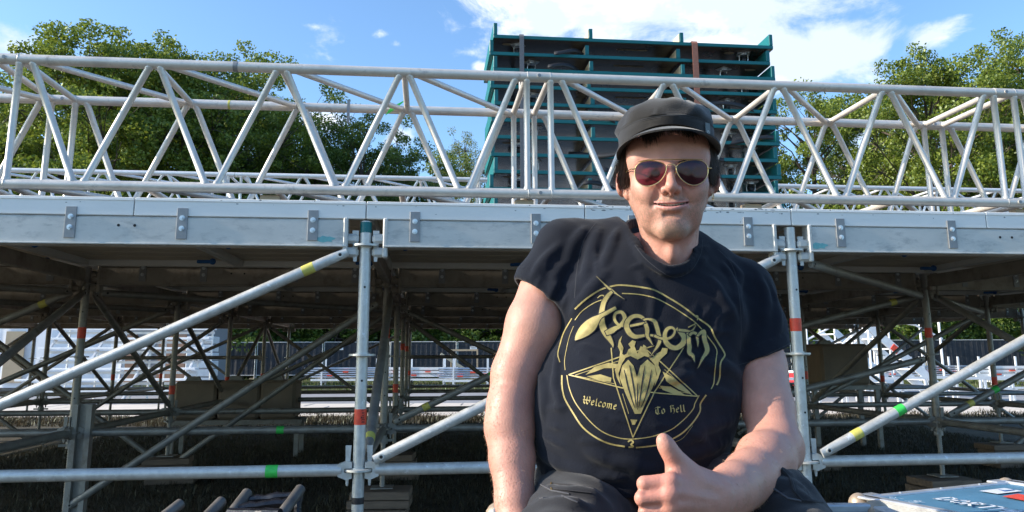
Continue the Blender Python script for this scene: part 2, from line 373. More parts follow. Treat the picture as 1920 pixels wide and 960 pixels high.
def standard(s, t, zb, zt, label, tapes=(), mt='galv', group='upright scaffold standards', ros=(.134, .634, 1.134, 1.634), jack=True, base=.245):
    o = thing('scaffold_standard', label, 'scaffold pole', ST(s, t, 0), (0, 0, SA), group)
    def tb():
        b = mb(mt); b.tube((0, 0, zb), (0, 0, zt), RT, 18); return b.mesh('tube', True)
    part('tube', cached(('std', mt, zb, zt), tb), None, o)
    def rb():
        b = mb(mt); b.tube((0, 0, -.0045), (0, 0, .0045), .060, 20); b.tube((0, 0, -.010), (0, 0, .010), .031, 16); return b.mesh('rosette', True)
    for z in ros:
        if zb < z < zt: part('rosette', cached(('ros', mt), rb), None, o, loc=(0, 0, z))
    if jack:
        def jb():
            b = mb(mt); pts = []; rs = []; z = base; k = 0
            while z < zb + .03: pts.append((0, 0, z)); rs.append(.0185 if k % 2 else .0162); z += .008; k += 1
            b.path(pts, rs, 10); return b.mesh('jack_screw', True)
        part('jack_screw', cached(('jk', mt, zb, base), jb), None, o)
        nb = cached(('nut', mt), lambda: mb(mt).tube((0, 0, -.03), (0, 0, .012), .033, 8).box((.0, 0, -.01), (.15, .02, .016)).mesh('jack_nut'))
        part('jack_nut', nb, None, o, loc=(0, 0, zb - .012), rot=(0, 0, random.random() * 3))
        part('base_plate', cached(('bp', mt), lambda: mb(mt).box((0, 0, 0), (.15, .15, .007)).mesh('base_plate')), None, o, loc=(0, 0, base - .002))
    for (c, z, L) in tapes: part('tape', tape_mesh(c, RT, L), None, o, loc=(0, 0, z))
    for z in (1.44, 1.02, .86):
        if zb < z < zt: part('pin_hole', cached('ph', lambda: mb('hole').tube((0, -.0266, 0), (0, -.0255, 0), .0052, 10).mesh('pin_hole')), None, o, loc=(.004, 0, z))
    return o
def tube_mesh(L, mt, r=RT, holes=False):
    def f():
        n = 6; b = mb(mt); b.path([(L * i / n, 0, 0) for i in range(n + 1)], r, 16); return b.mesh('tube', True)
    return cached(('tb', round(L, 3), mt, r), f)
def ledger(p, q, label, mt='galv', tapes=(), group='horizontal ledgers', heads=True):
    p = Vector(p); q = Vector(q); d = q - p; L = d.length
    o = thing('scaffold_ledger', label, 'scaffold tube', p, (0, 0, math.atan2(d.y, d.x)), group)
    part('tube', tube_mesh(L - .15, mt), None, o, loc=(.075, 0, 0))
    for (x, rz) in ((0, 0), (L, math.pi)):
        h = part('coupler_head', HEAD[mt], None, o, loc=(x, 0, 0), rot=(0, 0, rz)); part('wedge', WEDGE[mt], None, h)
    for (c, x, Lt) in tapes: part('tape', tape_mesh(c, RT, Lt), None, o, loc=(x * L, 0, 0), rot=(0, R(90), 0))
    return o
def brace(p, q, label, mt='galv', tapes=(), group='diagonal braces', r=.0245):
    """a diagonal tube with flattened, drilled ends pinned beside the rosettes"""
    p = Vector(p); q = Vector(q); d = q - p; L = d.length
    o = thing('diagonal_brace', label, 'scaffold brace', p, None, group)
    xa = d.normalized(); ya = Vector((0, 0, 1)).cross(xa).normalized(); za = xa.cross(ya)
    o.rotation_euler = Matrix((xa, ya, za)).transposed().to_euler()
    def f():
        b = mb(mt); n = 16; secs = [(0.02, .010, .021), (.075, .012, .024), (.13, r, r)] + [(.13 + (L - .26) * i / 5, r, r) for i in range(1, 5)] + [(L - .13, r, r), (L - .075, .012, .024), (L - .02, .010, .021)]
        vs = []
        for (x, ry, rz) in secs:
            for k in range(n):
                a = 2 * math.pi * k / n; vs.append((x, ry * math.cos(a), rz * math.sin(a)))
        fs = []
        for i in range(len(secs) - 1):
            for k in range(n): fs.append((i * n + k, (i + 1) * n + k, (i + 1) * n + (k + 1) % n, i * n + (k + 1) % n))
        fs += [tuple(range(n)), tuple(range(len(vs) - 1, len(vs) - n - 1, -1))]
        b.add(vs, fs); return b.mesh('tube', True)
    part('tube', cached(('br', mt, round(L, 2)), f), None, o)
    for x in (.055, L - .055):
        pm = cached(('pin', mt), lambda: mb(mt).tube((0, -.0145, 0), (0, .0145, 0), .0125, 12).m(M['hole']).tube((0, -.0152, 0), (0, -.0148, 0), .0075, 12).mesh('pivot_pin'))
        part('pivot_pin', pm, None, o, loc=(x, 0, 0))
    for (c, x, Lt) in tapes: part('tape', tape_mesh(c, r, Lt), None, o, loc=(x * L, 0, 0), rot=(0, R(90), 0))
    return o
NR = 6
def cols(r): return {0: range(-2, 3), 1: range(-3, 4)}.get(r, range(-4, 5))  # leftmost bay of each row is added out of view to keep sun off the ground
def scrx(k, r):
    p = ST(k * BAY, r * BAY, 1.1); return 960 + FPX * p.x / (p.y * math.cos(PITCH) + (p.z - CZ) * math.sin(PITCH))
def ordname(i, vis):
    return ORD[vis.index(i)] + ' from the left' if i in vis else 'off the %s edge, %s out' % (('left', ORD[min(vis) - i - 1]) if i < min(vis) else ('right', ORD[i - max(vis) - 1]))
def colname(k, r): return ordname(k, [c for c in cols(r) if 0 < scrx(c, r) < 1920])
def bayname(k, r): return ordname(k, [c for c in list(cols(r))[:-1] if scrx(c + 1, r) > 0 and scrx(c, r) < 1920])
rr = random.Random(11)
for r in range(NR):
    for k in cols(r):
        std_mt = 'galv' if r == 0 else 'galv_shade'
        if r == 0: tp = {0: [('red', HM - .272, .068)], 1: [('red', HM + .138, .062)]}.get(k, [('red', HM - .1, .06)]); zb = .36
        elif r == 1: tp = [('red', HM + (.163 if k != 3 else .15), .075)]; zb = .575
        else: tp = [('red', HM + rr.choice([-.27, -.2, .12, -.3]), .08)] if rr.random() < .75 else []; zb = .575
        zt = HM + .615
        w = {0: 'bright galvanised scaffold standard in the front row, %s' % colname(k, r)}.get(r, 'shade-toned standard in the %s row, %s' % (ROW[r], colname(k, r)))
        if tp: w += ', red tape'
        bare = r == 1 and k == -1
        st = standard(k * BAY, r * BAY, zb, zt, w, tp, std_mt, base=.01 if bare else .245)
        if r == 0 and k == 0:
            part('paint_band', tape_mesh('teal', RT - .0004, .05), None, st, loc=(0, 0, HM + .585))
            part('tape', tape_mesh('blacktape', RT, .028), None, st, loc=(0, 0, .505), label='narrow band of black tape')
        if r == 0 and k == 0:
            GL = {'L': [[(0, 1), (0, 0), (.6, 0)]], 'A': [[(0, 0), (.35, 1), (.7, 0)], [(.15, .4), (.55, .4)]], 'Y': [[(0, 1), (.35, .5), (.7, 1)], [(.35, .5), (.35, 0)]], 'H': [[(0, 0), (0, 1)], [(.6, 0), (.6, 1)], [(0, .5), (.6, .5)]], 'E': [[(.6, 0), (0, 0), (0, 1), (.6, 1)], [(0, .5), (.5, .5)]], 'R': [[(0, 0), (0, 1), (.5, .95), (.5, .6), (0, .5), (.6, 0)]]}
            b = mb('hole'); cz = HM - .272 + .031
            for ch_ in 'LAYHER':
                for st_ in GL[ch_]:
                    for (p0, p1) in zip(st_[:-1], st_[1:]):
                        q = [(.009 + .011 * y_, cz - .0085 * x_) for x_, y_ in (p0, p1)]; d = Vector((q[1][0] - q[0][0], 0, q[1][1] - q[0][1])).normalized(); n_ = Vector((-d.z, 0, d.x)) * .0009
                        cv = lambda x_: -math.sqrt(max(0, .0286 ** 2 - x_ * x_)) - .0006
                        b.add([Vector((x_, cv(x_), z_)) + n_ * sg for (x_, z_) in q for sg in (-1, 1)], [(0, 1, 3, 2)])
                cz -= .0102
            part('tape_lettering', b, None, st)
        # timber packing under the foot of each standard
        if r in (0, 1, 2) and not bare:
            tpad = thing('timber_packing', 'weathered plank stack under the standard in the %s row, %s' % (ROW[r], colname(k, r)), 'timber blocks', ST(k * BAY, r * BAY, 0), (0, 0, SA + rr.uniform(-.12, .12)), 'timber packing under the standards')
            for j in range(4):
                pl = cached(('plank', j % 2), lambda: mb('wood').box((0, 0, 0), ((.42, .26, .052) if j % 2 == 0 else (.40, .30, .052)), bev=.004).mesh('plank'))
                part('plank', pl, None, tpad, loc=(rr.uniform(-.02, .02) + (.05 if j == 0 else 0), rr.uniform(-.02, .02), .03 + j * .0575), rot=(0, 0, rr.uniform(-.06, .06)))
# ledgers
for r in range(NR):
    c = list(cols(r)); mt = 'galv' if r == 0 else 'galv_shade'
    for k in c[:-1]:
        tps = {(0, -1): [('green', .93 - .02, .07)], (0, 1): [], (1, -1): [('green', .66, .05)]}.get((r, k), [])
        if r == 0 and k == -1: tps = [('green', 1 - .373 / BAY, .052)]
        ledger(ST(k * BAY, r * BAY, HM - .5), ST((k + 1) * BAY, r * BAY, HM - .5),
               '%s knee-high ledger in the %s row, bay %s' % ('pale galvanised' if r == 0 else 'shade-toned', ROW[r], bayname(k, r)), mt, tps)
        if r == 4 and k % 2 == 0:
            ledger(ST(k * BAY, r * BAY, HM - .0), ST((k + 1) * BAY, r * BAY, HM), 'dark mid-height ledger in the %s row, bay %s' % (ROW[r], bayname(k, r)), mt)
    if r < NR - 1:
        for k in c:
            ledger(ST(k * BAY, r * BAY, HM - .5), ST(k * BAY, (r + 1) * BAY, HM - .5), 'dark cross ledger running back from the %s row, %s' % (ROW[r], colname(k, r)), 'galv_shade', group='ledgers running back under the stage')
# braces, front row first
H5 = .5
brace(ST(-BAY, -.035, HM - .47), ST(-.06, -.035, HM + .475), 'long pale galvanised brace rising to the front standard, yellow tape near its top', 'galv', [('yellow', .905, .055)])
brace(ST(.05, -.035, HM - .465), ST(BAY - .06, -.035, HM + .47), 'pale galvanised brace behind the man rising to the right, green tape on its lower half', 'galv', [('green', .285, .05)])
brace(ST(BAY + .05, -.035, HM - .47), ST(2 * BAY - .06, -.035, HM + .47), 'long pale galvanised brace rising to the right edge, yellow and green tape on it', 'galv', [('yellow', .10, .05), ('green', .215, .045)])
brace(ST(-BAY - .0, BAY - .035, HM - .99), ST(-.05, BAY - .035, HM + .38), 'shade-toned brace in the second row rising to the standard behind the front one', 'galv_shade')
brace(ST(.06, BAY - .035, HM - .46), ST(BAY - .06, BAY - .035, HM + .45), 'dark brace in the second row with green and yellow tape, just left of the man', 'galv_shade', [('green', .36, .05), ('yellow', .12, .05)])
brace(ST(BAY + .06, BAY - .035, HM - .02), ST(2 * BAY - .06, BAY - .035, HM + .45), 'dark brace in the second row ending in a drilled lug, yellow tape at its top', 'galv_shade', [('yellow', .88, .05)])
brace(ST(BAY + .06, BAY - .07, HM - .46), ST(2 * BAY - .06, BAY - .035, HM - .03), 'dark low brace in the second row right of the man', 'galv_shade')
brace(ST(2 * BAY + .06, BAY - .035, HM - .46), ST(3 * BAY - .06, BAY - .035, HM + .45), 'dark second-row brace at the right edge, green tape and lug at its foot', 'galv_shade', [('green', .21, .05), ('yellow', .1, .05)])
brace(ST(-2 * BAY + .06, BAY - .035, HM - .46), ST(-BAY - .06, BAY - .035, HM + .45), 'dark brace in the second row at the left edge, yellow tape at its top', 'galv_shade', [('yellow', .9, .05)])
for k in (-1, 0, 1, 2):
    brace(ST(k * BAY + .03, .06, HM - .46), ST(k * BAY + .03, BAY - .06, HM + .45), 'dark brace running back and up from the front row, %s' % colname(k, 0), 'galv_shade', [('yellow', .08, .05)] if k == 0 else ())
for k in (-2, -1, 2):
    brace(ST(k * BAY + .02, BAY + .06, HM + .45), ST(k * BAY + .02, 2 * BAY - .06, HM - .46), 'dark brace running back and down from the second row, %s' % colname(k, 1), 'galv_shade')
    brace(ST(k * BAY + .08, BAY + .02, HM + .44), ST((k + 1) * BAY - .06, 2 * BAY - .03, HM + .44), 'flat plan brace under the deck behind the second row, %s' % colname(k, 1), 'galv_shade')
brace(ST(-BAY * 2, .06, HM + .46), ST(-BAY - .05, BAY - .05, HM + .44), 'dark plan brace at the upper left under the deck', 'galv_shade')
brace(ST(BAY * 1 + .1, .02, HM + .44), ST(2 * BAY - .05, BAY - .05, HM + .44), 'dark plan brace at the upper right under the deck', 'galv_shade')
for r in range(2, NR):
    for k in list(cols(r))[:-1]:
        lo = HM - (.98 if (k + r) % 2 else .46)
        if k in (0,) and r != 3: continue
        if (k + r) % 3 != 0 or r == 2:
            brace(ST(k * BAY + .05, r * BAY - .035, lo), ST((k + 1) * BAY - .05, r * BAY - .035, HM + .45), 'dark rising brace in the %s row, bay %s' % (ROW[r], bayname(k, r)), 'galv_shade')
        if (k + r) % 3 == 0 or r == 4:
            brace(ST(k * BAY + .05, r * BAY + .035, HM + .45), ST((k + 1) * BAY - .05, r * BAY + .035, HM - .98), 'dark falling brace in the %s row, bay %s' % (ROW[r], bayname(k, r)), 'galv_shade')
    if r < NR - 1:
        for k in (-2, -1, 2, 3):
            if (k + r) % 2 == 0: brace(ST(k * BAY, r * BAY + .06, HM - .46), ST(k * BAY, (r + 1) * BAY - .06, HM + .45), 'dark brace running back and up from the %s row, %s' % (ROW[r], colname(k, r)), 'galv_shade')
            else: brace(ST(k * BAY, r * BAY + .06, HM + .45), ST(k * BAY, (r + 1) * BAY - .06, HM - .46), 'dark brace running back and down from the %s row, %s' % (ROW[r], colname(k, r)), 'galv_shade')
brace(ST(.06, 2 * BAY + .03, HM + .45), ST(BAY - .06, 2 * BAY + .03, HM - .46), 'dark falling brace in the third row just left of the man', 'galv_shade')
ch = thing('steel_channel_post', 'square grey steel channel standing beside the second-row standard at the left', 'steel post', ST(-2.0, BAY - .02, 0), (0, 0, SA))
part('channel', mb('galv_shade').box((-.045, 0, .45), (.035, .06, .74)).box((.045, 0, .45), (.035, .06, .74)).box((0, .02, .45), (.06, .02, .74)), None, ch); part('foot_plate', mb('galv_shade').box((0, 0, .07), (.2, .2, .012)), None, ch)

# ------------------------------------------------------------------ stage beams with bolted brackets
BR = [(.77, 1.25, 1.83), (.227, .797, 1.27, 1.845), (.25, .84, 1.32, 1.83)]
def beam(s0, r, label, br, mt, holes=()):
    L = BAY - .166; o = thing('stage_beam', label, 'steel beam', ST(s0 + .083, r * BAY, HM), (0, 0, SA), 'stage beams')
    part('profile', cached(('bm', mt), lambda: mb(mt).box((L / 2, 0, .555), (L, .06, .131), bev=.009).box((L / 2, 0, .4935), (L, .085, .008), bev=.002).mesh('profile', True)), None, o)
    for x, sg in ((0, -1), (L, 1)):
        part('end_plate', cached(('ep', mt), lambda: mb(mt).box((0, 0, .535), (.022, .074, .186), bev=.006).mesh('end_plate')), None, o, loc=(x - sg * .008, 0, 0))
        for dz in (.032, -.032):
            part('claw', cached(('cl', mt), lambda: mb(mt).box((0, 0, 0), (.062, .05, .046), bev=.012).mesh('claw')), None, o, loc=(x + sg * .022, 0, .5 + dz))
        part('wedge', cached(('wd2', mt), lambda: mb(mt).prism([(-.014, .06), (.016, .06), (.009, -.085), (-.006, -.085)], -.004, .004).mesh('wedge')), None, o, loc=(x + sg * .036, -.01, .51))
    def bm_():
        b = mb('steel_plate'); b.box((0, 0, .588), (.046, .006, .142), bev=.001); return b.mesh('bracket')
    for x in br:
        p = part('bracket', cached('brk', bm_), None, o, loc=(x - .083, -.0335, 0))
        for z in (.613, .565):
            part('bolt', cached('bolt', lambda: mb('zinc').tube((0, -.0095, 0), (0, -.003, 0), .0105, 6).tube((0, -.004, 0), (0, -.002, 0), .0125, 14).tube((0, -.014, 0), (0, -.009, 0), .0055, 10).mesh('bolt')), None, p, loc=(0, 0, z))
    for x in holes: part('drill_hole', cached('dh', lambda: mb('hole').tube((0, -.0312, 0), (0, -.0302, 0), .0065, 10).mesh('drill_hole')), None, o, loc=(x - .083, 0, .577))
    return o
for r in range(NR):
    for k in list(cols(r))[:-1]:
        front = r == 0
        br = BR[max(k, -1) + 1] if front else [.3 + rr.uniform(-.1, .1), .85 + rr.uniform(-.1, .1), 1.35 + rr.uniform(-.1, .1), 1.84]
        nm = '%s stage beam with bolted brackets, %s row, bay %s' % ('bright galvanised' if front else 'shade-toned brown-grey', ROW[r], bayname(k, r))
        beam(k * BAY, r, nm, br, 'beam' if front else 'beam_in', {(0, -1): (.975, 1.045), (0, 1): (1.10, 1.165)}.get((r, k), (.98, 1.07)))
for r in range(NR - 1):
    for k in cols(r):
        o = thing('cross_beam', 'shade-toned grey cross beam running back from the %s row, %s' % (ROW[r], colname(k, r)), 'steel beam', ST(k * BAY, r * BAY, HM), (0, 0, SA + math.pi / 2), 'cross beams under the deck')
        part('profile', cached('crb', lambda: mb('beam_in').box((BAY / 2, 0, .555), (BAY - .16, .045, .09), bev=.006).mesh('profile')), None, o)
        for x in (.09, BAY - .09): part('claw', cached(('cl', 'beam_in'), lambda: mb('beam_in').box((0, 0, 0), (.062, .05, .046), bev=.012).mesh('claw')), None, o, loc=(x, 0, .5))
# paint marks
def smear(parent, x, z, w, h, mt, y=-.0312):
    b = mb(mt); n = 14; vs = [(x + w / 2 * math.cos(2 * math.pi * i / n) * (1 + .25 * math.sin(i * 2.3)), y, z + h / 2 * math.sin(2 * math.pi * i / n) * (1 + .2 * math.cos(i * 3.1))) for i in range(n)]
    b.add(vs, [tuple(range(n))]); return part('paint_mark', b, None, parent)
M['tealmark'] = mat('teal_spray', (.16, .42, .43), .6, 0, .15, 60)
bf = [o for o in COL.objects if o.name.startswith('stage_beam') and 'front row' in o['label']][1:]
smear(bf[0], BAY - .166 - .10, .525, .09, .028, 'tealmark'); smear(bf[2], .045, .522, .10, .03, 'tealmark')

# ------------------------------------------------------------------ deck panels
PW = BAY / 2; PL = BAY
pedge = mb('deckal').box((0, 0, .664), (PW - .004, .03, .084), bev=.003).box((0, -.0165, .693), (PW - .006, .003, .004)).mesh('front_edge')
pside = mb('deckal').box((0, 0, .664), (.028, PL - .07, .08), bev=.003).mesh('side_edge')
pboard = mb('under').box((0, 0, .672), (PW - .07, .20, .022), bev=.003).mesh('board')
ptop = mb('film').box((0, 0, .697), (PW - .064, PL - .07, .012)).mesh('deck_top')
pcl = mb('blue').box((0, 0, 0), (.09, .03, .022), bev=.004).sphere((.055, 0, .002), .022, 10, 7).mesh('blue_clamp')
def pname(j, r):
    vis = [q for q in range(-9, 9) if scrx((q + 1) / 2, r) > 0 and scrx(q / 2, r) < 1920]
    return ORD[vis.index(j)] + ' from the left' if j in vis else 'off the %s edge, %s out' % (('left', ORD[min(vis) - j - 1]) if j < min(vis) else ('right', ORD[j - max(vis) - 1]))
for r in range(NR - 1):
    c = list(cols(min(r + 1, 2))) if r else list(cols(1))
    for j in range(2 * c[0], 2 * c[-1]):
        o = thing('deck_panel', ('white-edged deck panel in the front strip, %s' if r == 0 else 'deck panel with boarded underside, strip behind the ' + ROW[r] + ' row, %s') % pname(j, r), 'deck panel', ST((j + .5) * PW, r * BAY, HM), (0, 0, SA), 'stage deck panels')
        part('front_edge', pedge, None, o, loc=(0, -.016, 0)); part('rear_edge', pedge, None, o, loc=(0, BAY - .052, 0), rot=(0, 0, 0))
        for x in (-1, 1): part('side_edge', pside, None, o, loc=(x * (PW / 2 - .018), BAY / 2 - .033, 0))
        part('deck_top', ptop, None, o, loc=(0, BAY / 2 - .033, 0))
        for q in range(9): part('board', pboard, None, o, loc=(0, .105 + q * .222, 0))
        if r < 3:
            for x, y in ((-.4, .95), (.36, 1.75)): part('clamp', pcl, None, o, loc=(x + rr.uniform(-.05, .05), y, .625), rot=(0, 0, rr.choice([0, .6, -.5])))
# scuffs: worn stripes of bare metal on the deck edge right of the middle
M['scuff'] = mat('bare_scuff', (.27, .27, .27), .6, .2, .2, 50)
fe = [o for o in COL.objects if o.name.startswith('deck_panel') and 'front strip' in o['label']]
rs = random.Random(5)
for o in fe:
    b = mb('scuff'); sx = (o.matrix_world.translation if False else o.location).x; k = 0
    dens = 60 if .1 < sx < 1.6 else 9
    for i in range(dens):
        x = rs.uniform(-.5, .5); z = rs.choice([.7, .697, .684, .68]) + rs.uniform(-.003, .003) if rs.random() < .85 else rs.uniform(.63, .7); w = rs.uniform(.004, .03) if dens > 10 else rs.uniform(.002, .014); h = rs.uniform(.001, .004)
        n = 6; b.add([(x + w / 2 * math.cos(a * math.pi / 3) * rs.uniform(.6, 1.2), -.0318, min(z + h * math.sin(a * math.pi / 3), .7045)) for a in range(n)], [tuple(range(n))])
    part('scuff_marks', b, None, o, loc=(0, 0, 0))['kind'] = 'stuff'

# ------------------------------------------------------------------ box trusses
def truss(name, label, group, origin_s, t0, zb, L=2.485, Hh=.592, W_=.592, rc=.0245, rw=.0158, mt='alu', nv=4, n=14, joints=True):
    o = thing(name, label, 'truss', ST(origin_s, t0, 0), (0, 0, SA), group)
    cm = cached(('ch', L, rc, mt), lambda: mb(mt).path([(L * i / 5, 0, 0) for i in range(6)], rc, n + 4).mesh('chord', True))
    for y in (0, W_):
        for z in (0, Hh): part('chord', cm, None, o, loc=(0, y, zb + z))
    def strut(p, q):
        p = Vector(p); q = Vector(q); d = q - p; Ld = d.length
        key = ('st', round(Ld, 3), rw, mt)
        def f():
            b = mb(mt); g = rc * .7
            b.path([(g, 0, 0), (g + .012, 0, 0), (g + .016, 0, 0), (Ld - g - .016, 0, 0), (Ld - g - .012, 0, 0), (Ld - g, 0, 0)], [rw * 1.22, rw * 1.18, rw, rw, rw * 1.18, rw * 1.22], n); return b.mesh('strut', True)
        xa = d.normalized(); ya = Vector((0, 0, 1)).cross(xa); ya = ya.normalized() if ya.length > .01 else Vector((0, 1, 0)); za = xa.cross(ya)
        part('strut', cached(key, f), None, o, loc=p, rot=Matrix((xa, ya, za)).transposed().to_euler())
    e0 = .058; pitch = (L - 2 * .075) / nv; x0 = .075
    for y in (0, W_):
        for x in (e0, L - e0): strut((x, y, zb), (x, y, zb + Hh))
        for i in range(nv):
            a = x0 + i * pitch; g = .018
            top0 = a + (.035 if i == 0 else g); top1 = a + pitch - (.035 if i == nv - 1 else g); m = a + pitch / 2
            strut((top0, y, zb + Hh), (m - g, y, zb)); strut((m + g, y, zb), (top1, y, zb + Hh))
    for z in (zb, zb + Hh):
        for i in range(nv + 1):
            x = (e0 if i == 0 else L - e0 if i == nv else x0 + i * pitch)
            strut((x, 0, z), (x, W_, z))
        for i in range(nv):
            a = x0 + i * pitch + .04; strut((a, 0, z), (x0 + (i + 1) * pitch - .02, W_, z))
    if joints:
        def cf():
            b = mb('alu'); b.tube((-.05, 0, 0), (.05, 0, 0), rc + .0012, n + 4); b.tube((0, -rc - .004, 0), (0, -rc + .002, 0), .0105, 14); b.m(M['steel_plate']).tube((0, -rc - .0055, 0), (0, -rc - .003, 0), .0085, 12)
            b.m(M['alu']).path([(.052, 0, 0), (.056, 0, 0), (.06, 0, 0)], [rc + .0005, rc + .0022, rc + .0005], n + 4); b.path([(-.06, 0, 0), (-.056, 0, 0), (-.052, 0, 0)], [rc + .0005, rc + .0022, rc + .0005], n + 4); return b.mesh('coupler', True)
        for y in (0, W_):
            for z in (0, Hh): part('coupler', cached('cpl', cf), None, o, loc=(0, y, zb + z))
    return o
TB = HM + .763
sg = [-4.155, -1.665, .822, 3.307]
tl = ['white aluminium box truss at the far left edge', 'white aluminium box truss spanning the left half above the deck edge', 'white aluminium box truss behind the man\'s cap spanning the right half', 'white aluminium box truss leaving the picture at the right edge']
TR = [truss('box_truss', l, 'front row of box truss', s, 0.0, TB) for s, l in zip(sg, tl)]
# timber packers carry the truss off the deck
for s in (-1.9, -.45, .75, 1.9, 3.36):
    for t in (0.045, .592):
        o = thing('timber_packer', 'small brown timber block carrying the front truss, %s, %s chord' % ({-1.9: 'far left', -.45: 'left of centre', .75: 'under the middle joint', 1.9: 'behind the man', 3.36: 'near the right edge'}[s], 'front' if t < .1 else 'rear'), 'timber block', ST(s, t, HM + .7045), (0, 0, SA), 'timber packers under the truss', mb('wood2').box((0, 0, .0165), (.09, .055, .033), bev=.003).mesh('timber_packer'))
# tape and cable-tie scraps on the truss
def scrap(tr, c, x, y, z, L, lab): part('tape', tape_mesh(c, .0245, L), None, tr, loc=(x, y, z), rot=(0, R(90), 0), label=lab)
scrap(TR[1], 'steel_plate', 1.03, 0, TB + .592, .022, 'torn grey tape scrap'); scrap(TR[1], 'yellow', .86, .592, TB + .592, .012, 'small yellow tape scrap')
# far trusses, two high
for i in range(6):
    s0 = -6.6 + i * 2.49
    for lv in (0, 1):
        truss('box_truss', 'small white truss in the %s tier of the row behind, %s from the left' % (('lower', 'upper')[lv], ORD[i]), 'stacked trusses behind', s0, 4.15, HM + .74 + lv * .545, Hh=.49, W_=.49, rc=.024, rw=.013, mt='aluf', n=8, joints=False)
# loose green strip and grey cable tie hanging on the rear chord
gs = thing('green_strip', 'short torn green strip of tape hanging on the rear chord of the left truss', 'tape strip', ST(.07, .56, TB + .592), (0, 0, SA), None, mb('green').add([(0, -.01, .0), (.09, -.012, .05), (.02, -.01, -.015), (-.03, -.012, -.05)], [(0, 2, 3), (0, 1, 2)]).mesh('green_strip'))
ts = thing('tape_strip', 'grey strip of tape hanging down from the rear chord of the left truss', 'tape strip', ST(-.16, .56, TB + .592), (0, 0, SA), None, mb('steel_plate').box((0, -.006, -.03), (.016, .002, .13)).mesh('tape_strip'))
# ------------------------------------------------------------------ stack of teal dollies on the deck
def dolly_parts():
    LX, LY = 2.24, .62; d = {}
    d['board'] = mb('film').box((0, 0, 0), (LX - .012, LY - .012, .030)).m(M['teal']).box((0, -LY / 2, .0), (LX, .012, .027), bev=.002).box((0, LY / 2, 0), (LX, .012, .031)).box((-LX / 2 + .004, 0, 0), (.012, LY - .014, .031)).box((LX / 2 - .004, 0, 0), (.012, LY - .014, .031)).mesh('board')
    d['divider'] = mb('film').box((0, 0, .054), (.026, LY - .014, .078)).m(M['plyedge']).box((.0142, 0, .054), (.0016, LY - .03, .074)).box((-.0142, 0, .054), (.0016, LY - .03, .074)).m(M['teal']).box((0, -LY / 2, .054), (.030, .012, .078), bev=.002).box((0, LY / 2, .054), (.030, .012, .078)).mesh('divider')
    d['end_divider'] = mb('teal').box((0, 0, .062), (.03, LY + .01, .094), bev=.003).mesh('divider')
    # a recessed hand slot lined with bare plywood, seen on the underside
    b = mb('plyedge'); n = 20; pts = []
    for i in range(n):
        a = 2 * math.pi * i / n; pts.append((math.copysign(.11, math.cos(a)) + .017 * math.cos(a), .017 * math.sin(a)))
    vs = [(p[0], p[1], -.0165) for p in pts]; b.add(vs, [tuple(range(n))])
    b.m(M['hole']); b.add([(p[0] * .97, p[1] * .22 - .009, -.0172) for p in pts], [tuple(range(n))]); d['slot'] = b.mesh('hand_slot')
    b = mb('plyedge'); b.add([(.045 * math.cos(2 * math.pi * i / 16), .024 * math.sin(2 * math.pi * i / 16), -.0165) for i in range(16)], [tuple(range(16))]); d['hole'] = b.mesh('round_hole')
    b = mb('zinc').box((0, 0, -.019), (.10, .085, .005), bev=.001)
    for x in (-1, 1):
        for y in (-1, 1): b.tube((x * .038, y * .03, -.027), (x * .038, y * .03, -.02), .006, 6)
    b.path([(-.033, 0, -.03), (-.034, .01, -.06), (-.031, .012, -.088)], [.004, .004, .003], 6); b.path([(.033, 0, -.03), (.034, .01, -.06), (.031, .012, -.088)], [.004, .004, .003], 6)
    b.tube((0, 0, -.034), (0, 0, -.02), .03, 14); d['fork'] = b.mesh('castor_fork')
    d['wheel'] = mb('black').path([(-.016, .01, -.073), (-.013, .01, -.073), (.013, .01, -.073), (.016, .01, -.073)], [.024, .031, .031, .024], 16).mesh('wheel', True)
    return d
DP = dolly_parts(); PITCHZ = .1328; DZ0 = HM + .706 + .115
rd = random.Random(3)
for i in range(13):
    off = (-.012 if i % 2 else .012) + rd.uniform(-.006, .006)
    z = DZ0 + i * PITCHZ
    o = thing('dolly', 'teal edged plywood dolly on castors, %s from the top of the stack' % ORD[12 - i] if i < 12 else 'uppermost teal edged plywood dolly of the stack on the stage, open to the sky', 'dolly', ST(1.873 + off, 2.0 + .31 + rd.uniform(-.01, .01), z), (0, 0, SA + rd.uniform(-.006, .006)), 'stacked teal dollies')
    part('board', DP['board'], None, o)
    for x in (-1.105, 1.105): part('divider', DP['end_divider'], None, o, loc=(x, 0, 0))
    for x in (-.36, .37): part('divider', DP['divider'], None, o, loc=(x, 0, 0))
    part('hand_slot', DP['slot'], None, o, loc=(.0, -.185, 0))
    for x in (-1.0 if i % 2 == 0 else -.82, .80 if i % 2 == 0 else 1.0): part('round_hole', DP['hole'], None, o, loc=(x, -.2, 0))
    cx = .78 if i % 2 else .92
    for x, y in ((-cx, -.2), (cx, -.2), (-cx, .2), (cx, .2)):
        f = part('castor', DP['fork'], None, o, loc=(x, y, 0), rot=(0, 0, rd.uniform(-.5, .5) + (0 if y < 0 else 1))); part('wheel', DP['wheel'], None, f)
ztop = DZ0 + 12 * PITCHZ + .02; zbot = DZ0 - .10
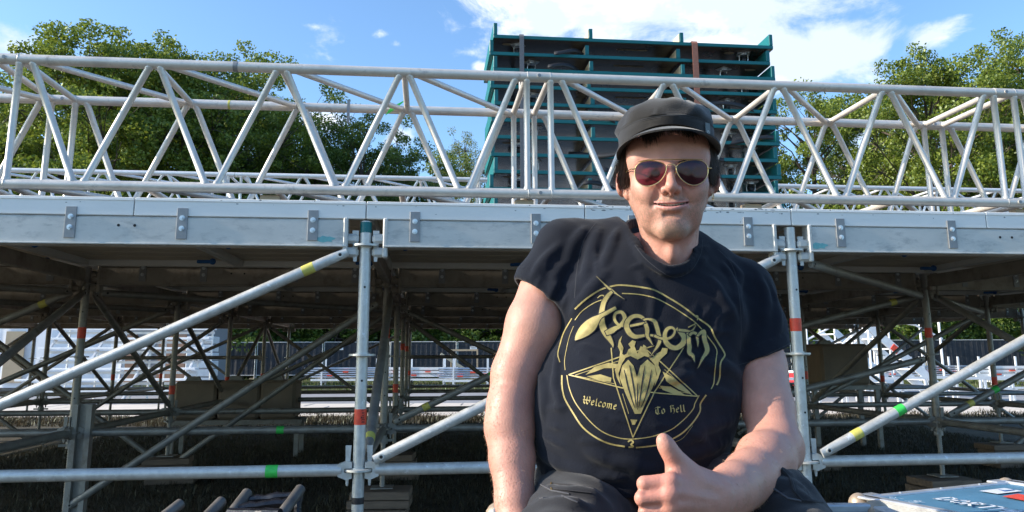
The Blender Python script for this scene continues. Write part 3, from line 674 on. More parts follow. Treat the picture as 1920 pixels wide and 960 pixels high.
def strapthing(label, x, w, z0, mt, sagy=.0):
    o = thing('lashing_strap', label, 'strap', ST(x, 1.985, 0), (0, 0, SA), 'lashing straps round the dolly stack')
    pts = [(0, .62, z0), (0, .62, ztop + .0), (0, .0, ztop + .0), (0, -.012, ztop - .02), (0, -.012, (z0 + ztop) / 2), (0, -.012, z0)]
    b = mb(mt); vs = []; 
    for p in pts: vs += [(-w / 2, p[1], p[2]), (w / 2, p[1], p[2])]
    fs = [(2 * i, 2 * i + 1, 2 * i + 3, 2 * i + 2) for i in range(len(pts) - 1)]
    b.add(vs, fs); w_ = part('webbing', b, None, o, smooth=False)
    m = w_.modifiers.new('t', 'SOLIDIFY'); m.thickness = .003
    return o
s1 = strapthing('grey webbing strap hanging down the left part of the dolly stack, ratchet at mid height', .98, .034, HM + 1.2, 'paleweb')
part('ratchet', mb('steel_plate').box((0, -.022, 0), (.05, .018, .09), bev=.004).m(M['black']).box((0, -.034, -.01), (.036, .012, .11), bev=.003), None, s1, loc=(0, 0, HM + 2.0))
strapthing('wide rust-brown webbing strap down the right part of the dolly stack', 2.352, .046, HM + .95, 'brownweb')
# loose black straps lying in the trays
for n_, (x, z, a, L) in enumerate([(2.62, 8, .3, .55), (1.65, 7, 1.2, .4), (1.55, 5, -1.0, .45), (1.72, 4, 1.0, .35), (2.7, 6, -.4, .5), (1.35, 11, 1.3, .3), (1.32, 10, 1.2, .35), (1.6, 3, .9, .4), (2.55, 3, .5, .4), (2.5, 5, .8, .35)]):
    zz = DZ0 + z * PITCHZ + .05
    b = mb('black'); w = .05; p0 = -L / 2; vs = []
    for i in range(9):
        u = i / 8; vs += [(p0 + L * u, -.008 - .03 * math.sin(u * 3), .028 * math.sin(u * math.pi * 1.3 + n_) - w / 2 * .7), (p0 + L * u + .01, -.0 - .035 * math.sin(u * 3), .028 * math.sin(u * math.pi * 1.3 + n_) + w / 2 * .7)]
    b.add(vs, [(2 * i, 2 * i + 1, 2 * i + 3, 2 * i + 2) for i in range(8)])
    me = b.mesh('loose_strap', True)
    o = thing('loose_strap', 'crumpled black strap in the %s tray from the top, %s of the dolly stack' % (ORD[12 - z], 'left' if x < 1.5 else 'middle' if x < 2.2 else 'right'), 'strap', ST(x, 2.0 + .015, zz - .03), (0, 0, SA + (.5 if abs(a) > .7 else .1) * (1 if a > 0 else -1)), 'loose straps in the dolly trays', me)
    m = o.modifiers.new('t', 'SOLIDIFY'); m.thickness = .004

# ------------------------------------------------------------------ ballast blocks
def ballast(s, t, w, h, z, label):
    o = thing('ballast_block', label, 'ballast block', ST(s, t, z), (0, 0, SA), 'ballast blocks under the stage')
    part('block', mb('ballast').box((0, 0, h / 2), (w, .5, h), bev=.03), None, o)
    part('lifting_lug', mb('galv_shade').prism([(-.09, 0), (-.06, .05), (.06, .05), (.09, 0)], -.03, .03), None, o, loc=(-w * .2, 0, h - .002))
for i, (s, n_) in enumerate([(-2.36, 'left'), (-1.87, 'middle'), (-1.43, 'right')]):
    ballast(s, 3 * BAY, .47 if i < 2 else .40, .44, HM - .71, 'brown ballast block under the stage, %s of the three' % n_)
ballast(5.42, 3 * BAY - .3, .62, .50, HM - .36, 'single dark ballast block under the stage right of the man')
# steel skids carrying the blocks
for s, n_, w in ((-1.9, 'the three brown ballast blocks', 1.5), (5.42, 'the dark ballast block', .9)):
    o = thing('steel_skid', 'dark steel frame carrying ' + n_, 'steel frame', ST(s, 3 * BAY - (.3 if s > 0 else 0), 0), (0, 0, SA))
    zt = HM - .71 if s < 0 else HM - .36
    for x in (-w / 2 + .05, w / 2 - .05):
        for y in (-.2, .2): part('leg', mb('galv_shade').box((x, y, (zt - .06) / 2), (.05, .05, zt - .06)), None, o)
    part('rail', mb('galv_shade').box((0, -.2, zt - .031), (w, .06, .058), bev=.004), None, o); part('rail', mb('galv_shade').box((0, .2, zt - .031), (w, .06, .058), bev=.004), None, o)

# ------------------------------------------------------------------ site fence far behind
FD = 42.0
fr = mb('galv'); fw, fh = 3.44, 1.95
for p, q in (((-fw / 2, 0, .05), (-fw / 2, 0, fh)), ((fw / 2, 0, .05), (fw / 2, 0, fh)), ((-fw / 2, 0, fh), (fw / 2, 0, fh)), ((-fw / 2, 0, .25), (fw / 2, 0, .25))): fr.tube(p, q, .024, 8)
frm = fr.mesh('frame', True)
wr = mb('scrim')
for i in range(1, 28): wr.box((-fw / 2 + i * fw / 28, -.02, 1.1), (.007, .006, 1.7))
for z in (.55, .85, 1.15, 1.45, 1.75): wr.box((0, -.026, z), (fw, .008, .012))
wrm = wr.mesh('wire_grid')
scb = mb('scrim'); N_ = 40; vs = []
for i in range(N_ + 1):
    x = -fw / 2 + .03 + (fw - .06) * i / N_; y = .015 + .015 * math.sin(i * 1.9) + .008 * math.sin(i * 4.7)
    vs += [(x, y, .27), (x, y + .01 * math.sin(i), 1.1), (x, y, fh - .03 + .015 * math.sin(i * .9))]
scb.add(vs, [(3 * i + j, 3 * i + 3 + j, 3 * i + 4 + j, 3 * i + 1 + j) for i in range(N_) for j in (0, 1)]); scm = scb.mesh('scrim')
sgn = mb('white').box((0, -.035, 0), (.36, .006, .16)).m(M['steel_plate']).box((0, -.040, .03), (.28, .003, .03)).box((0, -.040, -.02), (.24, .003, .02)).mesh('sign_plate')
for i in range(-6, 10):
    x = -8.2 + .0 + (i + 1) * 3.52
    o = thing('fence_panel', 'mobile site fence panel with dark scrim beyond the stage, %s from the left' % ORD[i + 6], 'fence panel', (x, FD + random.uniform(-.05, .05), 0), (0, 0, random.uniform(-.01, .01)), 'site fence panels')
    part('frame', frm, None, o); w_ = part('wire_grid', wrm, None, o); w_['kind'] = 'stuff'; part('scrim', scm, None, o)
    if i in (-1, 1, 3): part('sign_plate', sgn, None, o, loc=(-.9, 0, 1.62))
    part('foot', cached('ff', lambda: mb('ballast').box((0, 0, .06), (.25, .7, .12), bev=.02).mesh('foot')), None, o, loc=(fw / 2, 0, 0))

# ------------------------------------------------------------------ racks of scaffold parts on the verge
def rack(x, D, label, w=1.9, kind=0, rz=0.0, sc=1.0):
    o = thing('storage_rack', label, 'storage rack', (x, D, 0), (0, 0, rz), 'racks of scaffold parts on the verge'); o.scale = (sc, sc, sc)
    for sx in (-1, 1):
        for y in (0, .7): part('post', mb('white').box((sx * w * .33, y, .55), (.06, .06, 1.1)), None, o)
        part('cross_bar', mb('white').box((sx * w * .33, .35, .16), (.07, .8, .07)), None, o)
    part('rail', mb('white').box((0, -.02, .24), (w, .05, .08)), None, o); part('rail', mb('white').box((0, .72, .24), (w, .05, .08)), None, o)
    r_ = random.Random(int(x * 10))
    for lv in range(5 if kind == 0 else 3):
        for k in range(4):
            if kind == 0: part('stored_tube', mb('zinc').tube((-w * .6 + r_.uniform(-.1, .1), .08 + k * .15, .36 + lv * .085), (w * .6, .08 + k * .15, .36 + lv * .085), .032, 8), None, o)
            else: part('stored_beam', mb('white').box((r_.uniform(-.05, .05), .08 + k * .16, .40 + lv * .14), (w * 1.15, .09, .10)), None, o)
    for k in range(3): part('tape', mb('red').box((-w * .2 + k * w * .25, -.02 - .0 * k, .42 + (k % 2) * .14), (.22, .06, .05)), None, o)
    return o
xa = lambda px, D: at(px, 700, D).x
rack(xa(640, 33), 33, 'white rack loaded with galvanised ledgers on the grass, left of the front standard', 2.6)
rack(xa(735, 33.6), 33.6, 'white rack of pale beams on the grass, seen just right of the front standard', 2.1, 1)
rack(xa(795, 33), 33, 'white rack of long pale beams on the grass, between the standards and the man', 2.3, 1)
rack(xa(880, 31), 31, 'white rack of stacked frames next to the man\'s right arm', 2.0, 0)
rack(xa(1640, 32), 32, 'white rack of frames beyond the stage, left one of the three at the right', 2.2, 1)
rack(xa(1760, 33), 33, 'white rack of tubes beyond the stage, middle one of the three at the right', 2.4, 0)
rack(xa(1890, 31), 31, 'white rack of beams beyond the stage, near the right edge', 2.2, 1)
o = thing('timber_plank', 'pale timber plank leaning on a crate in front of the fence', 'plank', (xa(850, 36), 36, .9), (0, R(32), .1), None, mb('plyedge').box((0, 0, 0), (1.5, .2, .12)).mesh('timber_plank'))
cr_ = thing('timber_crate', 'open brown timber frame standing behind the racks', 'crate', (xa(868, 36.5), 36.5, 0), (0, 0, 0))
for x in (-.6, .6): part('post', mb('wood2').box((x, 0, .75), (.07, .07, 1.5)), None, cr_)
for z in (.3, 1.46): part('rail', mb('wood2').box((0, 0, z), (1.2, .06, .08)), None, cr_)
def redbox(px, D, w, h, lab):
    o = thing('red_container', lab, 'container', (xa(px, D), D, 0), (0, 0, .15)); part('body', mb('redpaint').box((0, 0, h / 2 + .1), (w, .9, h), bev=.03), None, o); part('lid', mb('white').box((0, 0, h + .13), (w + .05, .95, .08), bev=.02), None, o)
    for x in (-1, 1): part('runner', mb('black').box((x * w * .35, 0, .05), (.12, .8, .1)), None, o)
redbox(1372, 24, 1.0, .95, 'red container with a white lid seen between the man\'s body and left arm')
redbox(1392, 19, .5, .55, 'low red box seen beside the man\'s left arm')
redbox(1500, 26, .4, .5, 'small red box beyond the stage right of the man\'s sleeve')

# ------------------------------------------------------------------ white slatted grandstand frames and tarpaulin at the left, stair frames at the right
g = thing('grandstand', 'white aluminium grandstand frame with rows of benches beyond the stage at the left', 'grandstand', (xa(205, 21), 21, 0), (0, 0, .05))
for i in range(8):
    part('bench', mb('white').box((0, i * .32 - .6, .32 + i * .27), (4.4, .30, .055), bev=.008), None, g)
    part('riser', mb('white').box((0, i * .32 - .46, .22 + i * .27), (4.3, .02, .07)), None, g)
for x in (-2.0, -.7, .7, 2.0):
    part('stringer', mb('aluf').path([(x, -.8, .1), (x, 1.9, 2.38)], .045, 6), None, g)
    for y in (-.4, .7, 1.75): part('post', mb('aluf').tube((x, y, 0), (x, y, .45 + (y + .4) * .84), .03, 6), None, g)
tw = thing('tarpaulin_wall', 'white tarpaulin wall with a tan panel at the far left beyond the stage', 'tent wall', (xa(20, 27), 27, 0), (0, 0, .1))
b = mb('tarp'); vs = []
for i in range(41):
    x = -3.5 + 7 * i / 40; y = .06 * math.sin(i * .9) + .03 * math.sin(i * 2.3); vs += [(x, y, .1), (x + .02, y * .4, 1.4), (x, y * .1, 2.9)]
b.add(vs, [(3 * i + j, 3 * i + 3 + j, 3 * i + 4 + j, 3 * i + 1 + j) for i in range(40) for j in (0, 1)]); part('sheet', b, None, tw)
part('tan_panel', mb('tan').box((.05, -.12, 1.2), (.62, .03, 1.7)), None, tw)
for x in (-3.5, -1.2, 1.2, 3.5): part('post', mb('white').box((x, .15, 1.5), (.08, .08, 3.0)), None, tw)
hs = thing('cabin', 'low cabin with brown panels and white frames behind the grandstand', 'cabin', (xa(220, 34), 34, 0), (0, 0, .05))
part('wall', mb('asphalt').box((0, 0, 1.35), (8.4, 2.4, 2.7)), None, hs); part('roof', mb('steel_plate').box((0, 0, 2.76), (8.7, 2.7, .1)), None, hs)
for x in (-3.1, -1.5, .6, 2.6): 
    part('wall_panel', mb('brick').box((x, -1.215, 1.15), (1.1, .03, 2.1)), None, hs); part('window', mb('steel_plate').box((x + .82, -1.215, 1.5), (.35, .03, .9)), None, hs)
pl_ = thing('pallet_stack', 'shrink-wrapped grey pallet stack left of the fence', 'pallet stack', (xa(375, 30), 30, 0), (0, 0, .1))
for i in range(6): part('layer', mb('white').box((random.uniform(-.02, .02), 0, .3 + i * .3), (.95, .9, .26), bev=.02), None, pl_)
part('pallet', mb('wood2').box((0, 0, .07), (1.0, .95, .14)), None, pl_)
for n_, (px, D, w, fl) in enumerate([(1580, 22, 2.3, 1), (1700, 20, 2.1, -1), (1620, 25, 2.4, -1)]):
    o = thing('stair_frame', 'white aluminium stair frame beyond the stage at the right, %s' % ('left one', 'right one', 'rearmost one')[n_], 'stair frame', (xa(px, D), D, 0), (0, 0, .1 * n_), 'white stair frames')
    for y in (0, .8):
        part('stringer', mb('white').box((0, y, 1.05), (2.5, .06, .2), Matrix.Rotation(-.72 * fl, 3, 'Y')), None, o)
        for x in (-.95, .95): part('post', mb('white').tube((x, y, 0), (x, y, 2.1), .03, 8), None, o)
    part('handrail', mb('white').path([(-1.0, 0, 1.55), (-.3, 0, 1.9), (.95, 0, 2.1)] if fl > 0 else [(-.95, 0, 2.1), (.3, 0, 1.9), (1, 0, 1.55)], .028, 8), None, o)
    for i in range(7):
        u = -1 + i / 3; part('tread', mb('white').box((u * .85, .4, 1.05 + fl * u * .76), (.24, .8, .035)), None, o)
    part('tape', mb('red').box((.3 * fl, -.035, 1.05 + .25), (.2, .02, .16), Matrix.Rotation(-.72 * fl, 3, 'Y')), None, o)
for i in range(9):
    D = 18.4 + (i % 3) * .5; o = thing('low_rail', 'low white rail on short posts beyond the stage at the right, %s from the left' % ORD[i], 'rail', (xa(1500 + i * 52, D), D, 0), (0, 0, SA), 'low white rails on the paving')
    part('rail', mb('white').box((0, 0, .62), (1.0, .05, .06)), None, o); part('rail', mb('white').box((0, 0, .36), (1.0, .05, .05)), None, o)
    for x in (-.4, .4): part('post', mb('white').box((x, 0, .3), (.05, .05, .6)), None, o)

# ------------------------------------------------------------------ black wrapped frames on the ground, lower left
DARKT = mat('dark_oxidised_tube', (.13, .12, .11), .5, .4, .3, 12, .3); FILM = mat('black_stretch_film', (.012, .012, .016), .3, 0, .3, 30, .5, 60)
fb = thing('frame_bundle', 'bundle of black frames with bare tube ends on the grass, lower left', 'frame bundle', (0, 0, 0))
tubes = [((335, 940, 3.0), (180, 1060, 2.7)), ((412, 936, 3.02), (290, 1060, 2.7)), ((460, 921, 3.1), (360, 1050, 2.72)), ((560, 914, 3.1), (450, 1060, 2.72))]
for (a, c) in tubes:
    p = at(*a); q = at(*c)
    t_ = part('tube', mb(DARKT).tube(p, q, .020, 12, inner=.015), None, fb)
for (a, c, r_) in [((452, 935, 3.08), (555, 925, 3.08), .014), ((440, 950, 3.0), (540, 938, 3.03), .015), ((425, 958, 2.95), (520, 962, 2.9), .018), ((556, 920, 3.1), (552, 1010, 3.05), .016), ((455, 930, 3.08), (450, 1010, 3.05), .016), ((340, 965, 2.95), (410, 968, 2.95), .012)]:
    p = at(*a); q = at(*c); pts = [p.lerp(q, i / 8) + Vector((random.uniform(-1, 1), random.uniform(-1, 1), random.uniform(-1, 1))) * .0022 for i in range(9)]
    part('crossbar', mb(FILM).path(pts, [r_ * random.uniform(.75, 1.25) for _ in pts], 8), None, fb)
part('base_rail', mb(FILM).box((at(440, 1000, 3.0).x, 2.97, .40), (.55, .05, .05)), None, fb)
for x in (at(330, 1000, 3).x, at(545, 1000, 3).x): part('support', mb(FILM).box((x, 2.97, .2), (.05, .05, .40)), None, fb)

# ------------------------------------------------------------------ blue flight case, lower right
A = at(1607, 937, 1.88); B = at(1884, 915, 2.10); zt = A.z; B.z = zt
u = (B - A); Lc = 1.10; u.normalize(); v = Vector((u.y, -u.x, 0))          # v: towards the camera side
fc = thing('flight_case', 'blue topped flight case with aluminium edges and marker writing at the lower right', 'flight case', (A.x, A.y, 0), (0, 0, math.atan2(u.y, u.x)))
LX, LY = (B - A).length + .0, .62          # local x along the back edge, local -y towards the camera
hc = zt
part('body', mb('caseblue').box((LX / 2, -LY / 2, hc / 2 + .03), (LX - .01, LY - .01, hc - .08)), None, fc)
part('lid', mb('caseblue').box((LX / 2, -LY / 2, hc - .006), (LX - .03, LY - .03, .010)), None, fc)
for (y) in (0, -LY):
    part('edge_profile', mb('casealu').box((LX / 2, y + (-.012 if y == 0 else .012), hc - .001), (LX, .024, .008), bev=.002).box((LX / 2, y, hc - .020), (LX, .004, .036)), None, fc)
for x in (0, LX):
    part('edge_profile', mb('casealu').box((x + (.012 if x == 0 else -.012), -LY / 2, hc + .0012), (.024, LY, .008), bev=.002).box((x, -LY / 2, hc - .020), (.004, LY, .036)).box((x + (-.003 if x == 0 else .003), -LY / 2, hc - .05), (.006, LY, .018)), None, fc)
for x in (0, LX):
    for y in (0, -LY):
        c = part('ball_corner', mb('brass').sphere((x, y, hc - .014), .024, 16, 12).m(M['casealu']).box((x + (.032 if x == 0 else -.032), y, hc + .002), (.05, .03, .006), bev=.002).box((x, y + (-.032 if y == 0 else .032), hc + .0022), (.03, .05, .006), bev=.002), None, fc)
for x in (.12, .26, .40): part('rivet', mb('zinc').sphere((x, -.012, hc + .004), .0035, 8, 5, (1, 1, .5)), None, fc)
def px_on_top(px, py):            # where the line of sight meets the lid
    d = (at(px, py, 10) - Vector((0, 0, CZ))); k = (hc - CZ) / d.z; p = Vector((0, 0, CZ)) + d * k - Vector((A.x, A.y, 0)); return p.dot(u), p.dot(-v)
def flat(parent, name, poly, z, mt, label=None):
    b = mb(mt); b.add([(x, y, z) for x, y in poly], [tuple(range(len(poly)))]); return part(name, b, None, parent, label=label)
flat(fc, 'paper_label', [px_on_top(*p) for p in [(1832, 928), (1867, 934), (1914, 929), (1880, 923)]], hc + .0022, 'white')
flat(fc, 'label_mark', [px_on_top(*p) for p in [(1866, 925.5), (1880, 930), (1900, 927.5), (1898, 926.5), (1880, 928)]], hc + .0030, 'blue')
flat(fc, 'red_sticker', [px_on_top(*p) for p in [(1876, 939), (1925, 949), (1955, 944), (1905, 934)]], hc + .0024, 'red')
def stroke(b, pts, w, z):
    for (p, q) in zip(pts[:-1], pts[1:]):
        p = Vector((*p, 0)); q = Vector((*q, 0)); d = (q - p).normalized(); n = Vector((-d.y, d.x, 0)) * w / 2; p -= d * w * .3; q += d * w * .3
        b.add([(*(p + n).xy, z), (*(p - n).xy, z), (*(q - n).xy, z), (*(q + n).xy, z)], [(0, 1, 2, 3)])
LET = {'D': [[(0, 0), (0, 1), (.5, .9), (.62, .5), (.5, .1), (0, 0)]], 'O': [[(.3, 0), (0, .3), (0, .7), (.3, 1), (.6, .7), (.6, .3), (.3, 0)]], 'R': [[(0, 0), (0, 1), (.5, .95), (.55, .65), (0, .5), (.6, 0)]], 'T': [[(.3, 0), (.3, 1)], [(-.05, 1), (.65, 1)]],
       'M': [[(0, 0), (0, 1), (.35, .4), (.7, 1), (.7, 0)]], 'U': [[(0, 1), (0, .2), (.3, 0), (.6, .2), (.6, 1)]], 'N': [[(0, 0), (0, 1), (.6, 0), (.6, 1)]]}
P0 = Vector((*px_on_top(1780, 941), 0)); P1 = Vector((*px_on_top(1905, 966), 0)); ux = (P1 - P0).normalized(); uy = Vector((-ux.y, ux.x, 0))
wt = mb('chalk'); cx = 0.0; hh = .050
for chh in 'DORTMUND':
    for st_ in LET[chh]: stroke(wt, [((P0 + ux * (cx + a * .036) + uy * (c * hh - hh)).x, (P0 + ux * (cx + a * .036) + uy * (c * hh - hh)).y) for a, c in st_], .0065, hc + .0034)
    cx += .034
wp = part('marker_writing', wt, None, fc)
wt = mb('chalk'); rs = random.Random(9)
for (px, py, k) in [(1676, 943, 8), (1712, 951, 22)]:
    for i in range(k):
        q = px_on_top(px + rs.uniform(-12, 16), py + rs.uniform(-3.5, 3.5)); stroke(wt, [q, (q[0] + rs.uniform(-.012, .012), q[1] + rs.uniform(-.008, .012))], .0016, hc + .0036)
part('scratches', wt, None, fc)['kind'] = 'stuff'

# ------------------------------------------------------------------ trees
def rawmesh(name, V, F4, mt):
    me = bpy.data.meshes.new(name); n = len(F4); me.vertices.add(len(V)); me.vertices.foreach_set('co', V.reshape(-1)); me.loops.add(n * 4); me.loops.foreach_set('vertex_index', F4.reshape(-1).astype(np.int32))
    me.polygons.add(n); me.polygons.foreach_set('loop_start', np.arange(n) * 4); me.materials.append(M[mt]); me.update(calc_edges=True); return me
def crown_variant(seed, H=20.0, Rw=6.0, base=.18, leaf=(.13, .24), nl=52, mt='leaf', dens=1.0):
    rs = np.random.RandomState(seed); rnd = random.Random(seed)
    trunk = mb('bark'); top = Vector((rnd.uniform(-.5, .5), rnd.uniform(-.5, .5), H * .8))
    pts = [Vector((0, 0, 0)).lerp(top, i / 8) + Vector((rnd.uniform(-.15, .15), rnd.uniform(-.15, .15), 0)) * (i > 0) for i in range(9)]
    trunk.path(pts, [.42 * (1 - .1 * i) + (.12 if i == 0 else 0) for i in range(9)], 10)
    limbs = mb('bark'); cl = []
    for i in range(nl):
        h = rnd.uniform(base, .97); a = rnd.uniform(0, 2 * math.pi)
        prof = (math.sin(math.pi * min(1, max(.0, (h - base * .6) / (1.05 - base * .6))) ** .8)) ** .6
        rad = Rw * prof * rnd.choice([.45, .7, .85, .95, 1.0, 1.12]); z = h * H
        tip = Vector((math.cos(a) * rad, math.sin(a) * rad, z + rnd.uniform(-.4, .6)))
        st = Vector((0, 0, max(H * .12, z - rad * .75))).lerp(top, .0); st.z = min(st.z, H * .78)
        fr = st.z / (H * .8); st = Vector((top.x * fr, top.y * fr, st.z))
        mid = st.lerp(tip, .5) + Vector((rnd.uniform(-.4, .4), rnd.uniform(-.4, .4), .5))
        r0 = .05 + .10 * (1 - h)
        limbs.path([st, mid, tip], [r0 + .03, r0 * .6, .02], 6)
        for j in range(rnd.randint(5, 9)):
            c = tip + Vector((rnd.gauss(0, 1), rnd.gauss(0, 1), rnd.gauss(0, .75))) * .95
            if j % 3 == 0: c = mid.lerp(tip, rnd.uniform(.3, 1)) + Vector((rnd.gauss(0, .6), rnd.gauss(0, .6), rnd.gauss(0, .5)))
            if j == 1: c = tip + Vector((rnd.gauss(0, .5), rnd.gauss(0, .5), rnd.uniform(.8, 1.6)))
            limbs.path([mid.lerp(tip, .7), c], [.03, .008], 4); cl.append((c, rnd.uniform(.35, .8)))
    V = []
    for c, r in cl:
        k = int(170 * dens * (r / .6) ** 1.6)
        d = rs.normal(0, 1, (k, 3)); d /= np.linalg.norm(d, axis=1)[:, None]; rr_ = r * rs.uniform(.25, 1.1, k) ** .6
        P = np.array(c) + d * rr_[:, None] * np.array([1.15, 1.15, .8])
        n = d + rs.normal(0, .8, (k, 3)); n /= np.linalg.norm(n, axis=1)[:, None]
        a = np.cross(n, rs.normal(0, 1, (k, 3))); a /= np.linalg.norm(a, axis=1)[:, None]; b = np.cross(n, a)
        s = rs.uniform(leaf[0], leaf[1], k)[:, None] * .5
        q = np.stack([P - a * s, P - b * s * .62, P + a * s * 1.1, P + b * s * .62], 1); V.append(q)
    V = np.concatenate(V, 0); n = len(V)
    crown = rawmesh('crown', V.reshape(-1, 3), np.arange(n * 4).reshape(-1, 4), mt)
    return trunk.mesh('trunk', True), limbs.mesh('limbs', True), crown
TV = {'a': crown_variant(1, Rw=7.6, base=.12, nl=92, dens=.85), 'b': crown_variant(2, Rw=8.2, base=.1, nl=100, dens=.85), 'c': crown_variant(5, Rw=7.4, base=.08, nl=90, mt='leaf2', dens=.85), 'd': crown_variant(8, Rw=3.0, base=.15, nl=40, mt='leaf3', leaf=(.1, .18), dens=.6)}
BUSH = crown_variant(11, H=5.0, Rw=3.4, base=.02, nl=46, mt='leaf2', dens=.8)
def tree(px, D, topy, v, label, rz=0.0, wx=1.0, group='trees beyond the fence'):
    top = at(px, topy, D); sc = top.z / 21.6
    o = thing('oak_tree' if v != 'd' else 'birch_tree', label, 'tree', (top.x, D, 0), (0, 0, rz), group); o.scale = (sc * wx, sc * wx, sc)
    part('trunk', TV[v][0], None, o); part('limbs', TV[v][1], None, o); part('crown', TV[v][2], None, o)
TREES = [(50, 70, 150, 'c', 'dark oak far back at the left edge', 2.9, 1.25), (250, 74, 150, 'c', 'dark oak far back behind the tallest left oak', .2, 1.3), (440, 76, 175, 'c', 'dark oak far back right of the left group', 3.6, 1.3), (590, 78, 245, 'c', 'low dark oak far back filling the dip left of centre', 1.9, 1.2), (1800, 72, 190, 'c', 'dark oak far back at the right', 4.4, 1.2),
         (265, 53, 46, 'a', 'broad oak between the two tallest left oaks', 5.1, 1.15), (185, 50, 60, 'b', 'tall broad oak behind the truss at the left, tallest of the left group', .3, 1.1), (-40, 54, 135, 'a', 'oak cut off by the left edge', 1.3, 1.0), (335, 57, 62, 'a', 'oak right of the tallest left oak, behind the truss', 2.0, 1.1),
         (425, 58, 88, 'b', 'oak in the left group, third from the left edge', 4.0, 1.05), (500, 62, 165, 'c', 'darker oak where the left group falls away', .9, .95), (690, 60, 205, 'c', 'dark oak between the left group and the dolly stack', 2.2, .95), (800, 66, 262, 'b', 'lower oak just left of the dolly stack', 5.2, .9),
         (893, 74, 222, 'd', 'slender yellow-green birch beside the dolly stack', .4, .8), (1300, 64, 200, 'c', 'oak hidden behind the dolly stack and the man', .7, 1.0), (1500, 60, 135, 'a', 'oak just right of the dolly stack', 3.3, .95), (1590, 66, 215, 'c', 'lower dark oak between the two right groups', 1.4, .8),
         (1735, 50, 78, 'a', 'tall airy oak at the right with its trunk showing', 1.1, .95), (1850, 55, 80, 'b', 'tall oak second from the right edge', 3.0, 1.0), (1985, 50, 70, 'b', 'oak cut off by the right edge', 5.0, .9)]
for t_ in TREES: tree(t_[0], t_[1], t_[2], t_[3], t_[4], t_[5], t_[6])
for n_, (px, D) in enumerate([(460, 47), (560, 49), (650, 47.5), (760, 50), (870, 48), (980, 49), (1120, 48), (1250, 50), (1380, 48), (1500, 49), (1610, 47), (1730, 49), (1840, 48), (1960, 49), (380, 50), (270, 50), (130, 50), (0, 48)]):
    o = thing('bush', 'dark green bush behind the site fence, %s from the left' % ORD[(sorted([0, 130, 270, 380, 460, 560, 650, 760, 870, 980, 1120, 1250, 1380, 1500, 1610, 1730, 1840, 1960]).index(px))], 'bush', (at(px, 650, D).x, D, 0), (0, 0, n_ * 1.3), 'bushes behind the fence')
    o.scale = (1.0 + .1 * (n_ % 3),) * 2 + (.85 + .15 * (n_ % 3),)
    part('stems', BUSH[1], None, o); part('crown', BUSH[2], None, o)
